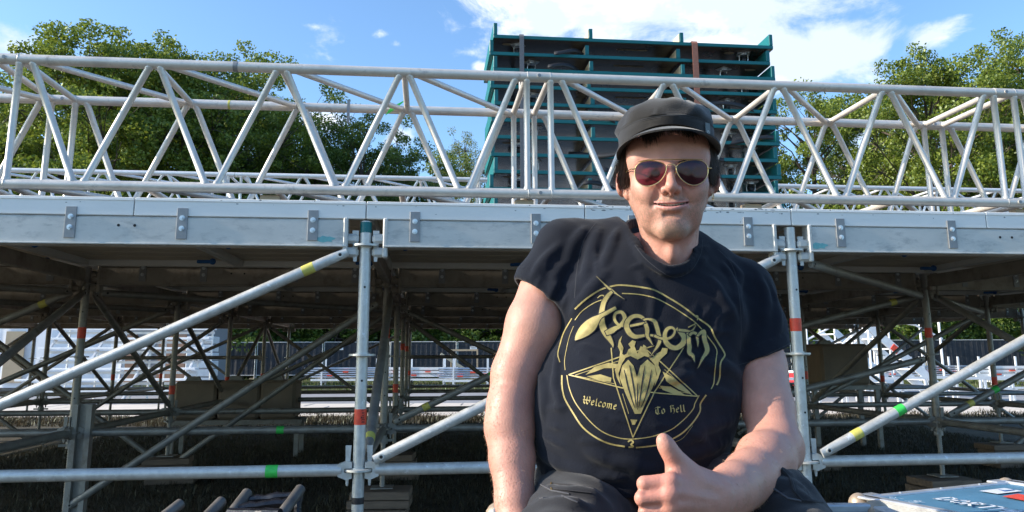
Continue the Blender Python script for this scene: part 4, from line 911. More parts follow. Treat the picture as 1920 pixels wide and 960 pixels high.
# ------------------------------------------------------------------ signed-distance modelling of the person
class Vol:
    def __init__(s, lo, hi, h):
        s.lo = np.array(lo, float); s.h = h; s.n = np.ceil((np.array(hi) - s.lo) / h).astype(int) + 1
        s.ax = [(s.lo[i] + h * np.arange(s.n[i])).astype(np.float32) for i in range(3)]
        s.F = np.full(s.n, .05, np.float32)
    def win(s, a, b, pad):
        lo = np.minimum(a, b) - pad; hi = np.maximum(a, b) + pad
        i0 = np.clip(((lo - s.lo) / s.h).astype(int), 0, s.n); i1 = np.clip(((hi - s.lo) / s.h).astype(int) + 2, 0, s.n)
        sl = tuple(slice(i0[i], i1[i]) for i in range(3))
        g = np.meshgrid(*[s.ax[i][sl[i]] for i in range(3)], indexing='ij', sparse=True); return sl, g
    def mix(s, sl, d, k, op):
        F = s.F[sl]
        if F.size == 0: return
        d = d.astype(np.float32)
        if op == 'sub': d = -d; 
        if op == 'add':
            if k <= 0: s.F[sl] = np.minimum(F, d); return
            hh = np.clip(.5 + .5 * (d - F) / k, 0, 1); s.F[sl] = d * (1 - hh) + F * hh - k * hh * (1 - hh)
        else:
            if k <= 0: s.F[sl] = np.maximum(F, d); return
            hh = np.clip(.5 - .5 * (d - F) / k, 0, 1); s.F[sl] = d * (1 - hh) + F * hh + k * hh * (1 - hh)
    def rc(s, a, b, ra, rb, k=.01, op='add', fl=None):
        a = np.array(a, float); b = np.array(b, float); sl, g = s.win(a, b, max(ra, rb) + k + .05 * (op == 'add') + .01)
        ba = b - a; L = max((ba ** 2).sum(), 1e-12); P = [g[i] - a[i] for i in range(3)]
        t = np.clip((P[0] * ba[0] + P[1] * ba[1] + P[2] * ba[2]) / L, 0, 1)
        d = np.sqrt(sum((P[i] - t * ba[i]) ** 2 for i in range(3))) - (ra + (rb - ra) * t); s.mix(sl, d, k, op); return s
    def chain(s, pts, rs, k=.01, op='add'):
        for i in range(len(pts) - 1): s.rc(pts[i], pts[i + 1], rs[i], rs[i + 1], k if i == 0 or op == 'sub' else min(k, .012), op)
        return s
    def el(s, c, r, k=.01, rot=None, op='add'):
        c = np.array(c, float); r = np.array(r, float); m = r.max(); sl, g = s.win(c, c, m + k + .05 * (op == 'add') + .01)
        P = [g[i] - c[i] for i in range(3)]
        if rot is not None:
            Rm = np.array(rot.inverted()); P = [Rm[i][0] * P[0] + Rm[i][1] * P[1] + Rm[i][2] * P[2] for i in range(3)]
        k0 = np.sqrt(sum((P[i] / r[i]) ** 2 for i in range(3))); k1 = np.sqrt(sum((P[i] / r[i] ** 2) ** 2 for i in range(3))) + 1e-9
        s.mix(sl, k0 * (k0 - 1) / k1, k, op); return s
    def cut(s, p, n, k=0):
        p = np.array(p); n = np.array(n, float); n /= np.linalg.norm(n); g = np.meshgrid(*s.ax, indexing='ij', sparse=True)
        s.mix(tuple(slice(None) for _ in range(3)), (g[0] - p[0]) * n[0] + (g[1] - p[1]) * n[1] + (g[2] - p[2]) * n[2], k, 'cut'); return s
    def warp(s, fn, band=.03):
        g = np.meshgrid(*s.ax, indexing='ij', sparse=True); s.F += np.asarray(fn(*g), np.float32); return s
    def val(s, p):
        i = np.clip(((np.array(p) - s.lo) / s.h), 0, s.n - 1.001); j = i.astype(int); f = i - j; r = 0
        for a in (0, 1):
            for b in (0, 1):
                for c in (0, 1): r += s.F[j[0] + a, j[1] + b, j[2] + c] * (f[0] if a else 1 - f[0]) * (f[1] if b else 1 - f[1]) * (f[2] if c else 1 - f[2])
        return r
    def hit(s, px, py, d0=1.0, d1=1.9):
        D = d0
        while D < d1:
            p = at(px, py, D)
            if all(s.lo[i] < p[i] < s.lo[i] + s.h * (s.n[i] - 1) for i in range(3)) and s.val(p) < 0: return p
            D += .003
        return None
    def nets(s):
        F = s.F; h = s.h; neg = F < 0; nx, ny, nz = F.shape
        c = [neg[a:nx - 1 + a, b:ny - 1 + b, d:nz - 1 + d] for a in (0, 1) for b in (0, 1) for d in (0, 1)]
        su = sum(x.astype(np.int8) for x in c); act = (su > 0) & (su < 8); idx = np.full(act.shape, -1, np.int64); I = np.argwhere(act); idx[act] = np.arange(len(I))
        acc = np.zeros((len(I), 3)); cnt = np.zeros(len(I))
        offs = [(a, b, d) for a in (0, 1) for b in (0, 1) for d in (0, 1)]
        for o1 in offs:
            for axx in range(3):
                if o1[axx] == 1: continue
                o2 = list(o1); o2[axx] = 1
                f1 = F[I[:, 0] + o1[0], I[:, 1] + o1[1], I[:, 2] + o1[2]].astype(float); f2 = F[I[:, 0] + o2[0], I[:, 1] + o2[1], I[:, 2] + o2[2]].astype(float)
                m = (f1 < 0) != (f2 < 0); t = np.where(m, f1 / np.where(m, f1 - f2, 1), 0); q = np.tile(np.array(o1, float), (len(I), 1)); q[:, axx] += t
                acc[m] += q[m]; cnt[m] += 1
        V = (I + acc / cnt[:, None]) * h + s.lo; Q = []
        for axx in range(3):
            sl0 = [slice(None)] * 3; sl1 = [slice(None)] * 3; sl0[axx] = slice(0, -1); sl1[axx] = slice(1, None)
            n0 = neg[tuple(sl0)]; n1 = neg[tuple(sl1)]; E_ = np.argwhere(n0 != n1); b, c_ = [(1, 2), (2, 0), (0, 1)][axx]
            ok = (E_[:, b] > 0) & (E_[:, c_] > 0) & (E_[:, b] < F.shape[b] - 1) & (E_[:, c_] < F.shape[c_] - 1); E_ = E_[ok]
            def cell(db, dc):
                J = E_.copy(); J[:, b] -= db; J[:, c_] -= dc; return idx[J[:, 0], J[:, 1], J[:, 2]]
            q = np.stack([cell(1, 1), cell(0, 1), cell(0, 0), cell(1, 0)], 1); fl = n1[E_[:, 0], E_[:, 1], E_[:, 2]]; q[fl] = q[fl][:, ::-1]; Q.append(q)
        Q = np.concatenate(Q, 0); return V, Q[(Q >= 0).all(1)]
def vmesh(name, V, Q, mt, tint=None):
    me = bpy.data.meshes.new(name); n = len(Q); me.vertices.add(len(V)); me.vertices.foreach_set('co', np.ascontiguousarray(V, np.float32).reshape(-1)); me.loops.add(n * 4); me.loops.foreach_set('vertex_index', Q.reshape(-1).astype(np.int32))
    me.polygons.add(n); me.polygons.foreach_set('loop_start', (np.arange(n) * 4).astype(np.int32)); me.polygons.foreach_set('use_smooth', [True] * n)
    if tint is not None:
        ca = me.color_attributes.new('tint', 'FLOAT_COLOR', 'POINT'); ca.data.foreach_set('color', np.c_[tint, np.ones(len(tint))].astype(np.float32).reshape(-1))
    me.materials.append(mt); me.update(calc_edges=True); return me
def relax(V, Q, it=1, w=.5):
    for _ in range(it):
        A = np.zeros_like(V); c = np.zeros(len(V))
        for a, b in ((0, 1), (1, 2), (2, 3), (3, 0)):
            np.add.at(A, Q[:, a], V[Q[:, b]]); np.add.at(A, Q[:, b], V[Q[:, a]]); np.add.at(c, Q[:, a], 1); np.add.at(c, Q[:, b], 1)
        V = V * (1 - w) + w * A / np.maximum(c, 1)[:, None]
    return V

SKIN = mat('skin', (1, 1, 1), .50, 0, .09, 45, .32, 300, col2=(.50, .22, .16), thr=.66, soft=.12, sc2=28, attr='tint', sss=.14, spec=.42)
SHIRT = mat('washed_black_cotton', (.0085, .0105, .017), .92, 0, .18, 9, .35, 420, sheen=.10, spec=.12)
TROU = mat('black_work_trousers', (.018, .018, .021), .9, 0, .25, 10, .3, 300, sheen=.14, spec=.2)
CAPM = mat('washed_black_canvas', (.022, .021, .021), .92, 0, .22, 30, .4, 500, sheen=.28, spec=.15, col2=(.036, .033, .03), thr=.6, soft=.1, sc2=14)
HAIRM = mat('dark_brown_hair', (.042, .028, .019), .5, 0, .45, 90, spec=.5)
GOLDP = mat('gold_screen_print', (.36, .29, .10), .6, .15, .22, 60, .2, 200, col2=(.27, .21, .07), thr=.55, soft=.1, sc2=40)
NAVYP = mat('shirt_gap_line', (.012, .013, .018), .9)
GLD = mat('gold_wire', (.85, .58, .26), .25, .9, .05, 10)
def lensmat():
    m = bpy.data.materials.new('plum_tinted_lens'); m.use_nodes = True; nt = m.node_tree; N = nt.nodes; L = nt.links; N.clear(); out = N.new('ShaderNodeOutputMaterial')
    t = N.new('ShaderNodeBsdfTransparent'); t.inputs[0].default_value = (.15, .036, .075, 1); g = N.new('ShaderNodeBsdfGlossy'); g.inputs['Roughness'].default_value = .04; g.inputs[0].default_value = (.55, .5, .6, 1)
    x = N.new('ShaderNodeMixShader'); x.inputs[0].default_value = .06; L.new(t.outputs[0], x.inputs[1]); L.new(g.outputs[0], x.inputs[2]); L.new(x.outputs[0], out.inputs[0]); return m
LENS = lensmat()
person = thing('person', 'man in a black cap, gold-rimmed sunglasses and black band T-shirt giving a thumbs up', 'person', tuple(at(1185, 930, 1.5).xy) + (.80,))
PO = person.location.copy()
def pchild(name, me, parent=None, label=None):
    """children are modelled in world metres; shift them into the person's frame"""
    o = link(name, me, parent or person)
    if (parent or person) is person: o.location = -PO
    if label: o['label'] = label
    return o

# head frame: origin between the ears at eye height, -y is where the nose points
HO = at(1252, 335, 1.43); HR = Matrix.Rotation(R(-8.5), 3, 'Z') @ Matrix.Rotation(R(5.5), 3, 'X') @ Matrix.Rotation(R(-.5), 3, 'Y')
def h2w(p): return HO + HR @ Vector(p)
def ray_head(px, py, yl):
    """head-frame point on the local plane y = yl seen at photo pixel px, py"""
    C = Vector((0, 0, CZ)); d = at(px, py, 1.0) - C; ci = HR.inverted() @ (C - HO); di = HR.inverted() @ d; k = (yl - ci.y) / di.y; return ci + di * k
def build_head():
    v = Vol((-.105, -.145, -.24), (.105, .13, .15), .002)
    v.el((0, .012, .040), (.0755, .098, .088), .02); v.el((0, -.020, -.018), (.0690, .0715, .088), .02)
    for sx in (-1, 1):
        v.chain([(sx * .050, -.002, -.045), (sx * .038, -.034, -.082), (sx * .0125, -.069, -.103)], [.020, .018, .0175], .025)
        v.el((sx * .043, -.060, -.026), (.027, .026, .024), .02)
        v.el((sx * .037, -.052, -.060), (.023, .028, .03), .02)
        v.rc((sx * .014, -.083, .017), (sx * .052, -.066, .018), .0105, .010, .012)
        v.el((sx * .052, -.05, .03), (.022, .03, .04), .02)
    v.el((0, -.068, -.095), (.026, .020, .017), .018); v.el((0, -.064, -.062), (.035, .031, .034), .016)
    v.el((0, -.05, .045), (.055, .036, .045), .03)
    for sx in (-1, 1):
        v.el((sx * .0325, -.101, .001), (.021, .015, .0125), .012, op='sub')
        v.el((sx * .0325, -.0755, .000), (.0155, .0150, .0115), .004)          # lids
        v.rc((sx * .021, -.0905, -.0015), (sx * .044, -.0845, -.0015), .0006, .0006, .003, 'sub')
        v.rc((sx * .018, -.091, -.013), (sx * .040, -.084, -.017), .0012, .001, .006, 'sub')
    # nose
    v.rc((0, -.089, .012), (0, -.1110, -.024), .0066, .0082, .010); v.el((0, -.1125, -.0300), (.0108, .0108, .0092), .007)
    v.rc((0, -.094, -.045), (0, -.108, -.037), .0045, .0055, .006)
    for sx in (-1, 1):
        v.el((sx * .0130, -.0985, -.0340), (.0072, .0100, .0078), .005); v.el((sx * .0062, -.1075, -.0425), (.0036, .0050, .0030), .003, op='sub')
        v.chain([(sx * .0215, -.0955, -.033), (sx * .0275, -.0935, -.045), (sx * .0345, -.0855, -.058)], [.0016, .0032, .0018], .010, 'sub')
        v.el((sx * .040, -.0740, -.036), (.017, .015, .015), .012)
    # lips and parted smile
    zc = lambda x: -.0605 + 5.2 * x * x; ym = lambda x: -.0955 + 9 * x * x
    xs = np.linspace(-.030, .030, 9)
    v.chain([(x, ym(x) + .0008, zc(x) + .0046 - .0012 * abs(x) / .026 * 2) for x in xs], [.0010 + .0020 * (1 - (x / .031) ** 2) for x in xs], .004)
    v.chain([(x * .9, ym(x) + .0008, zc(x) - .0058) for x in xs], [.0012 + .0034 * (1 - (x / .031) ** 2) for x in xs], .004)
    v.rc((-.012, -.090, -.0775), (.012, -.090, -.0775), .0028, .0028, .008, 'sub')
    v.rc((0, -.098, -.0465), (0, -.0985, -.052), .0012, .0012, .004, 'sub')
    sl, g = v.win(np.array((-.032, -.12, -.075)), np.array((.032, -.082, -.045)), 0)
    hh = .0027 * np.clip(1 - (g[0] / .0310) ** 2, 0, 1) ** .6 - .0002
    d = np.maximum(np.abs(g[2] - (-.0605 + 5.2 * g[0] ** 2)) - hh, g[1] - (-.0855 + 9 * g[0] ** 2)) + 0 * g[1]; v.mix(sl, d, .0015, 'sub')
    # ears
    for sx in (-1, 1):
        rot = Matrix.Rotation(sx * R(34), 3, 'Z') @ Matrix.Rotation(R(-8), 3, 'X')
        v.el((sx * .0845, .012, -.004), (.0070, .0185, .0290), .008, rot); v.el((sx * .0885, .002, -.001), (.0040, .0105, .0180), .004, rot, 'sub')
        v.el((sx * .0775, .000, -.029), (.0060, .0085, .0095), .006)
    for sx in (-1, 1): v.el((sx * .066, .018, -.018), (.013, .022, .028), .010)
    # neck
    v.rc((0, .022, -.055), (-.002, .050, -.20), .0535, .060, .03); v.rc((0, -.012, -.085), (-.004, .012, -.185), .024, .036, .04)
    for sx in (-1, 1): v.rc((sx * .052, .02, -.05), (sx * .018, .006, -.215), .012, .011, .02)
    v.el((0, -.031, -.142), (.010, .012, .014), .014)
    V, Q = v.nets(); V = relax(V, Q, 1, .35)
    tj = np.clip((-.015 - V[:, 2]) / .07, 0, 1); tj = tj * tj * (3 - 2 * tj) * np.clip((V[:, 2] + .165) / .035, 0, 1); V[:, 0] *= (1 - .08 * tj) * (1 - .025 * np.clip((.04 - V[:, 2]) / .03, 0, 1) * (V[:, 1] < .0))
    x, y, z = V[:, 0], V[:, 1], V[:, 2]; n = len(V); rs = np.random.RandomState(4)
    base = np.array((.54, .265, .20)); T = np.tile(base, (n, 1))
    def blend(c, m): 
        nonlocal T
        T = T * (1 - m[:, None]) + np.array(c) * m[:, None]
    gz = lambda cx, cy, cz, s: np.exp(-(((np.abs(x) - cx) ** 2 + (y - cy) ** 2 + (z - cz) ** 2) / s ** 2))
    blend((.60, .27, .20), .55 * gz(.0, -.115, -.03, .018)); blend((.60, .30, .22), .5 * gz(.042, -.08, -.03, .028)); blend((.62, .25, .18), .6 * gz(.083, .01, -.015, .03))
    beard = np.clip((-.040 - z + .012 * np.clip(np.abs(x) / .05, 0, 1) * 0 + np.clip((np.abs(x) - .045) / .02, 0, 1) * .03) / .014, 0, 1) * np.clip((z + .122) / .02, .0, 1) * np.clip((.03 - y) / .02, 0, 1)
    beard *= (y < .02); sp = .55 + .45 * np.sin(x * 900 + 2 * np.sin(z * 700)) * np.sin(z * 1100 + 1.7 * np.sin(x * 600)); sp = np.clip(sp + rs.normal(0, .35, n), .1, 1.2)
    chinm = np.exp(-((x / .034) ** 2 + ((z + .107) / .012) ** 2)) * (y < -.03); mous = np.exp(-(((np.abs(x) - .012) / .018) ** 2 + ((z + .0505) / .0052) ** 2)) * (y < -.08)
    blend((.24, .165, .11), np.clip(beard * sp * .60 + chinm * (.6 + .3 * sp) + mous * sp * .75, 0, .82))
    lipm = np.exp(-(((z - (-.0605 + 5.2 * x * x) + .0008) / .0068) ** 4)) * (np.abs(x) < .0305) * (y < -.083 + 9 * x * x); blend((.60, .25, .23), lipm * .75)
    inner = (np.abs(z - (-.0605 + 5.2 * x * x)) < .0022) & (np.abs(x) < .030) & (y > -.0930 + 9 * x * x) & (y < -.075) ; blend((.10, .02, .02), inner * 1.0)
    for (mx, mz) in ((-.055, -.018), (.03, -.02)): blend((.22, .12, .09), .8 * np.exp(-(((x - mx) ** 2 + (z - mz) ** 2) / .0013 ** 2)) * (y < 0))
    W_ = (np.array(HR) @ V.T).T + np.array(HO); return W_, Q, T
def A3(*a): return np.array(at(*a))
def skin_tint(V, seed=0, base=(.52, .275, .205)):
    n = len(V); T = np.tile(np.array(base), (n, 1)); m = .5 + .5 * np.sin(V[:, 0] * 31 + seed) * np.sin(V[:, 1] * 27 + 1) * np.sin(V[:, 2] * 23 + 2)
    T = T * (1 - .12 * m[:, None] * np.array((0, 1, 1))); return T
ARML = [(1022, 548, 1.508, .0520), (1001, 610, 1.49, .0520), (966, 700, 1.47, .0445), (956, 760, 1.455, .0425), (953, 800, 1.44, .0430), (957, 860, 1.415, .0385), (962, 940, 1.38, .0325), (966, 985, 1.36, .029)]
ARMR = [(1408, 600, 1.508, .044), (1421, 690, 1.478, .0480), (1438, 770, 1.42, .0435), (1450, 836, 1.36, .0405)]
FORE = [(1450, 842, 1.352, .0400), (1436, 868, 1.315, .0425), (1402, 898, 1.25, .0385), (1372, 916, 1.20, .0330), (1338, 931, 1.155, .0275)]
def build_arms():
    parts_ = []
    P = [A3(*a[:3]) for a in ARML]; r = [a[3] for a in ARML]
    lo = np.min(P, 0) - .09; hi = np.max(P, 0) + .09; lo[2] = .76
    v = Vol(lo, hi, .0032); v.chain(P, r, .02)
    v.el(A3(1000, 615, 1.478), (.046, .044, .06), .02); v.el(A3(950, 790, 1.43), (.030, .03, .055), .02)
    # resting hand: palm down on the case lid, four fingers over its front edge and a thumb
    wr = P[-1]; palm = wr + np.array((.0, -.055, -.030)); v.rc(wr, palm, .026, .027, .02)
    for i, (dx, dl) in enumerate([(-.032, .060), (-.011, .070), (.011, .066), (.031, .052)]):
        k0 = palm + np.array((dx, -.022, -.004)); k1 = k0 + np.array((dx * .15, -dl * .55, .004)); k2 = k1 + np.array((0, -dl * .35, -.016)); v.rc(palm + np.array((dx * .4, .01, 0)), k0, .014, .0105, .012); v.chain([k0, k1, k2], [.0098, .0088, .0078], .004)
    t0 = palm + np.array((.026, .012, -.002)); t1 = t0 + np.array((.030, -.026, 0)); t2 = t1 + np.array((.016, -.030, -.004)); v.chain([palm + np.array((.01, .03, 0)), t0, t1, t2], [.018, .0145, .0115, .0095], .01)
    V, Q = v.nets(); V = relax(V, Q, 2, .5); parts_.append((V, Q, skin_tint(V)))
    P = [A3(*a[:3]) for a in ARMR + FORE]; lo = np.min(P, 0) - .09; hi = np.max(P, 0) + .09; lo[1] -= .06; lo[0] -= .10; lo[2] -= .03
    v = Vol(lo, hi, .0026); v.chain([A3(*a[:3]) for a in ARMR], [a[3] for a in ARMR], .02)
    v.chain([A3(*a[:3]) for a in FORE], [a[3] for a in FORE], .022)
    v.el(A3(1470, 850, 1.365), (.025, .026, .030), .02)       # point of the elbow
    v.el(A3(1424, 852, 1.30), (.032, .03, .028), .025)     # brachioradialis
    v.rc(A3(1400, 915, 1.26), A3(1352, 940, 1.18), .030, .024, .02)
    # fist with the thumb up: knuckles, four curled fingers of different lengths
    wr = A3(1334, 932, 1.150)
    MC = [(1254, 905, 1.098), (1250, 931, 1.092), (1252, 956, 1.096), (1258, 980, 1.106)]; PI_ = [(1205, 909, 1.100), (1201, 936, 1.096), (1207, 962, 1.100), (1218, 984, 1.108)]
    DI = [(1207, 914, 1.130), (1203, 940, 1.128), (1209, 965, 1.130), (1220, 986, 1.134)]; TI = [(1238, 915, 1.137), (1234, 941, 1.137), (1238, 966, 1.138), (1245, 987, 1.140)]; FR = [.0104, .0106, .0100, .0090]
    for i in range(4):
        m = A3(*MC[i]); v.rc(wr + np.array((0, 0, .010 - .008 * i)), m, .0165, .0118, .016)
    v.el(A3(1292, 940, 1.145), (.036, .022, .040), .016)    # back of the hand and heel
    v.el(A3(1262, 935, 1.128), (.020, .022, .036), .01)
    for i in range(4):
        m, p, d, t = [A3(*q[i]) for q in (MC, PI_, DI, TI)]; f = FR[i]
        w = Vol(np.minimum.reduce([m, p, d, t]) - .022, np.maximum.reduce([m, p, d, t]) + .022, .0026)
        v.rc(m, p, f * 1.08, f, .0022 if i else .004); v.rc(p, d, f, f * .95, .0022); v.rc(d, t, f * .93, f * .88, .0022)
        v.el(m + np.array((0, -.004, .001)), (.0105, .0085, .0088), .006)
    for i in range(3):
        a, b_ = [(A3(*q[i]) + A3(*q[i + 1])) / 2 for q in (PI_, MC)]; v.rc(a + (0, -.0095, 0), a * .35 + b_ * .65 + (0, -.0115, 0), .0022, .0008, .0035, 'sub')
    TH = [(1312, 912, 1.150, .0190), (1280, 885, 1.128, .0150), (1266, 868, 1.120, .0122), (1254, 851, 1.113, .0102), (1245, 835, 1.110, .0090), (1240, 826, 1.110, .0078)]
    v.chain([A3(*a[:3]) for a in TH], [a[3] for a in TH], .016)
    v.rc(A3(1262, 888, 1.118), A3(1292, 905, 1.130), .0085, .013, .014)     # web between thumb and fist
    for a, b in (((1340, 915, 1.128), (1285, 893, 1.112)), ((1335, 940, 1.122), (1262, 925, 1.085)), ((1333, 952, 1.125), (1266, 950, 1.086))): v.rc(A3(*a), A3(*b), .0022, .0016, .010)   # tendons
    V, Q = v.nets(); V = relax(V, Q, 1, .45); T = skin_tint(V, 3)
    K = A3(1250, 915, 1.09); dist = np.linalg.norm(V - K, axis=1); T = T * (1 - .14 * np.exp(-(dist / .05) ** 2)[:, None] * np.array((0, 1, 1)))
    parts_.append((V, Q, T)); return parts_
SH_L = A3(1064, 472, 1.535); SH_R = A3(1392, 550, 1.525)
def build_shirt():
    lo = A3(930, 960, 1.3) - .03; hi = A3(1520, 380, 1.66) + .02; lo = np.array((A3(940, 700, 1.5)[0] - .03, 1.26, A3(1200, 965, 1.4)[2] - .02)); hi = np.array((A3(1500, 700, 1.5)[0] + .04, 1.68, A3(1200, 385, 1.5)[2] + .02))
    v = Vol(lo, hi, .0034)
    v.el(A3(1225, 610, 1.505), (.172, .118, .200), .03); v.el(A3(1178, 805, 1.475), (.176, .128, .150), .08); v.el(A3(1195, 720, 1.46), (.170, .105, .13), .06)
    v.rc(A3(1160, 900, 1.49), A3(1175, 850, 1.49), .135, .14, .05)
    v.rc(SH_L, SH_R, .058, .050, .05); v.rc(A3(1235, 462, 1.535), SH_L, .058, .052, .04); v.rc(A3(1245, 472, 1.535), SH_R, .056, .046, .04)
    for a, b in ((1140, 560), (1310, 590)): v.el(A3(a, b + 10, 1.45), (.078, .05, .065), .04)     # chest
    v.el(A3(1172, 800, 1.42), (.12, .10, .10), .06)
    # sleeves
    def sleeve(chain_, pln, nrm, hol):
        s = Vol(v.lo, v.lo + (v.n - 1) * v.h, v.h)
        s.n = v.n; s.ax = v.ax; s.F = np.full(v.n, .05, np.float32)
        s.chain([A3(*c[:3]) for c in chain_], [c[3] for c in chain_], .02)
        # hem band, slightly proud
        s.warp(lambda X, Y, Z: -.0022 * (np.abs((X - pln[0]) * nrm[0] + (Y - pln[1]) * nrm[1] + (Z - pln[2]) * nrm[2] + .012) < .0115))
        s.cut(pln, nrm); s.chain([A3(*c[:3]) for c in hol], [c[3] for c in hol], 0, 'sub'); return s
    nL = np.array((-.60, -.10, -.79)); nL /= np.linalg.norm(nL); pL = A3(1012, 548, 1.46)
    sL = sleeve([(1062, 474, 1.535, .056), (1029, 532, 1.515, .0635), (1000, 612, 1.49, .0660)], pL, nL, [(1022, 540, 1.508, .0545), (990, 640, 1.485, .0555)])
    nR = np.array((.34, -.10, -.93)); nR /= np.linalg.norm(nR); pR = A3(1430, 672, 1.44)
    sR = sleeve([(1394, 550, 1.522, .050), (1413, 612, 1.505, .0575), (1423, 720, 1.47, .0605)], pR, nR, [(1417, 655, 1.49, .0490), (1426, 760, 1.455, .0510)])
    for s in (sL, sR): v.mix(tuple(slice(None) for _ in range(3)), s.F, .022, 'add')
    # restore the arm openings eaten by the blend with the torso
    # folds: pulled from the armpits, across the belly, down the side and above the hem
    FO = [([(1075, 590), (1110, 545), (1150, 500)], .007), ([(1080, 640), (1130, 600), (1165, 560)], .005), ([(1098, 520), (1112, 470), (1128, 425)], .006), ([(1128, 510), (1148, 465), (1160, 425)], .0055),
          ([(1060, 500), (1078, 455), (1100, 425)], .006), ([(1375, 600), (1350, 560), (1330, 520)], .006), ([(1380, 560), (1385, 520), (1360, 490)], .004), ([(1385, 705), (1350, 690), (1305, 688)], .009), ([(1375, 745), (1335, 740), (1290, 750)], .005),
          ([(1368, 790), (1320, 805), (1270, 835)], .005), ([(1362, 830), (1310, 850), (1260, 868)], .005), ([(1012, 700), (1022, 740), (1018, 790)], .004), ([(1045, 660), (1040, 720), (1055, 780)], .003),
          ([(1010, 850), (1050, 872), (1110, 890), (1170, 900)], .007), ([(1015, 885), (1070, 905), (1130, 922), (1190, 930)], .008), ([(1150, 860), (1200, 880), (1250, 880)], .006), ([(1100, 850), (1150, 868), (1200, 868)], .004),
          ([(1330, 640), (1345, 600), (1380, 575)], .005), ([(1200, 520), (1225, 560), (1220, 610)], .003), ([(1420, 520), (1435, 560), (1432, 620)], .004), ([(1445, 540), (1458, 590), (1452, 640)], .003), ([(1355, 500), (1375, 540), (1388, 600)], .004),
          ([(1000, 520), (1020, 490), (1060, 450)], .004), ([(1030, 560), (1040, 520), (1062, 490)], .004), ([(1290, 700), (1240, 720), (1180, 722)], .003), ([(1340, 875), (1290, 885), (1250, 900)], .006)]
    hits = []
    for pts, r in FO:
        q = []
        for a, b in zip(pts[:-1], pts[1:]):
            for i in range(5):
                u = i / 5; p = v.hit(a[0] + (b[0] - a[0]) * u, a[1] + (b[1] - a[1]) * u)
                if p is not None: q.append(np.array(p))
        hits.append((q, r))
    for q, r in hits:
        n = len(q)
        if n < 3: continue
        q = [p + np.array((0, r * .75, 0)) for p in q]; rs_ = [r * math.sin(math.pi * (i + .6) / (n + .2)) ** .7 + .0004 for i in range(n)]
        v.chain(q, rs_, .012)
    v.warp(lambda X, Y, Z: .0016 * np.sin(X * 46 + 2.2 * np.sin(Z * 17 + X * 9)) * np.sin(Z * 21 + 2 * np.sin(X * 19 + 1)) + .0007 * np.sin(X * 120 + Z * 60 + 3 * np.sin(Z * 40)) * np.sin(Z * 75 + X * 30 + Y * 60))
    rf = random.Random(77)
    for i in range(46):
        a0 = rf.uniform(1010, 1370); b0 = rf.uniform(450, 900); side = a0 < 1190
        if b0 < 620: ang = math.atan2(470 - b0 - 60, (1090 if side else 1380) - a0) + rf.uniform(-.3, .3)
        else: ang = rf.uniform(-.25, .35) + (-.5 if side else .5) * -1 * (b0 < 760) * .6
        L = rf.uniform(22, 60); q = []
        for t in range(7):
            u = (t / 6 - .5) * L; p = v.hit(a0 + math.cos(ang) * u, b0 + math.sin(ang) * u + 3 * math.sin(u * .07))
            if p is not None: q.append(np.array(p))
        if len(q) == 7 and max(abs(q[i_ + 1][1] - q[i_][1]) for i_ in range(6)) < .012:
            r = rf.uniform(.0022, .0042); v.chain([p + np.array((0, r * .5, 0)) for p in q], [r * math.sin(math.pi * (i_ + .6) / 7.2) ** .7 + .0002 for i_ in range(7)], .006)
    # lower hem: a wavy loose edge
    v.warp(lambda X, Y, Z: 0)
    g = np.meshgrid(*v.ax, indexing='ij', sparse=True); zh = A3(1150, 935, 1.36)[2]
    v.mix(tuple(slice(None) for _ in range(3)), (zh + .010 * np.sin(g[0] * 26 + 1.5) + .05 * np.clip(.05 - g[0], 0, 1) - g[2]) + 0 * g[1], .003, 'cut')
    # neck opening
    ring = [(1255, 505, 1.392), (1290, 495, 1.405), (1305, 470, 1.44), (1307, 447, 1.48), (1290, 425, 1.545), (1240, 418, 1.575), (1195, 415, 1.545), (1176, 422, 1.49), (1180, 446, 1.45), (1200, 474, 1.412), (1228, 495, 1.395)]
    v.rc(A3(1240, 440, 1.478), A3(1242, 380, 1.50), .0640, .095, .006, 'sub'); v.rc(A3(1250, 476, 1.437), A3(1240, 430, 1.47), .046, .060, .006, 'sub')
    rp = [A3(*p) for p in ring]; sm = []
    for i in range(len(rp)):
        a, b, c, d = rp[i - 1], rp[i], rp[(i + 1) % len(rp)], rp[(i + 2) % len(rp)]
        for u in (0, .25, .5, .75): sm.append(.5 * ((2 * b) + (-a + c) * u + (2 * a - 5 * b + 4 * c - d) * u * u + (-a + 3 * b - 3 * c + d) * u ** 3))
    sm.append(sm[0]); v.chain(sm, [.0048] * len(sm), .004); v.chain([p + np.array((0, -.001, -.010)) for p in sm], [.0042] * len(sm), .005)
    V, Q = v.nets(); V = relax(V, Q, 1, .4); return v, V, Q, sm
SV, shV, shQ, collar = build_shirt()
shirt = pchild('tshirt', vmesh('tshirt', shV, shQ, SHIRT))
hV, hQ, hT = build_head(); arms = build_arms()
# torso core under the shirt joins head and arms so that the body is one figure
tv = Vol((SH_L[0] - .09, 1.34, .79), (SH_R[0] + .09, 1.66, SH_L[2] + .06), .008)
tv.el(A3(1225, 610, 1.515), (.150, .095, .180), .03); tv.el(A3(1175, 810, 1.49), (.150, .105, .13), .06); tv.rc(SH_L + (0, .0, -.012), SH_R + (0, 0, -.012), .04, .04, .04); tv.rc(A3(1245, 500, 1.52), A3(1225, 560, 1.52), .04, .07, .04)
tV, tQ = tv.nets(); allp = [(hV, hQ, hT)] + arms + [(tV, tQ, skin_tint(tV))]
o_ = 0; VV = []; QQ = []; TT = []
for V, Q, T in allp: VV.append(V); QQ.append(Q + o_); TT.append(T); o_ += len(V)
body = pchild('body', vmesh('body', np.concatenate(VV), np.concatenate(QQ), SKIN, np.concatenate(TT)))

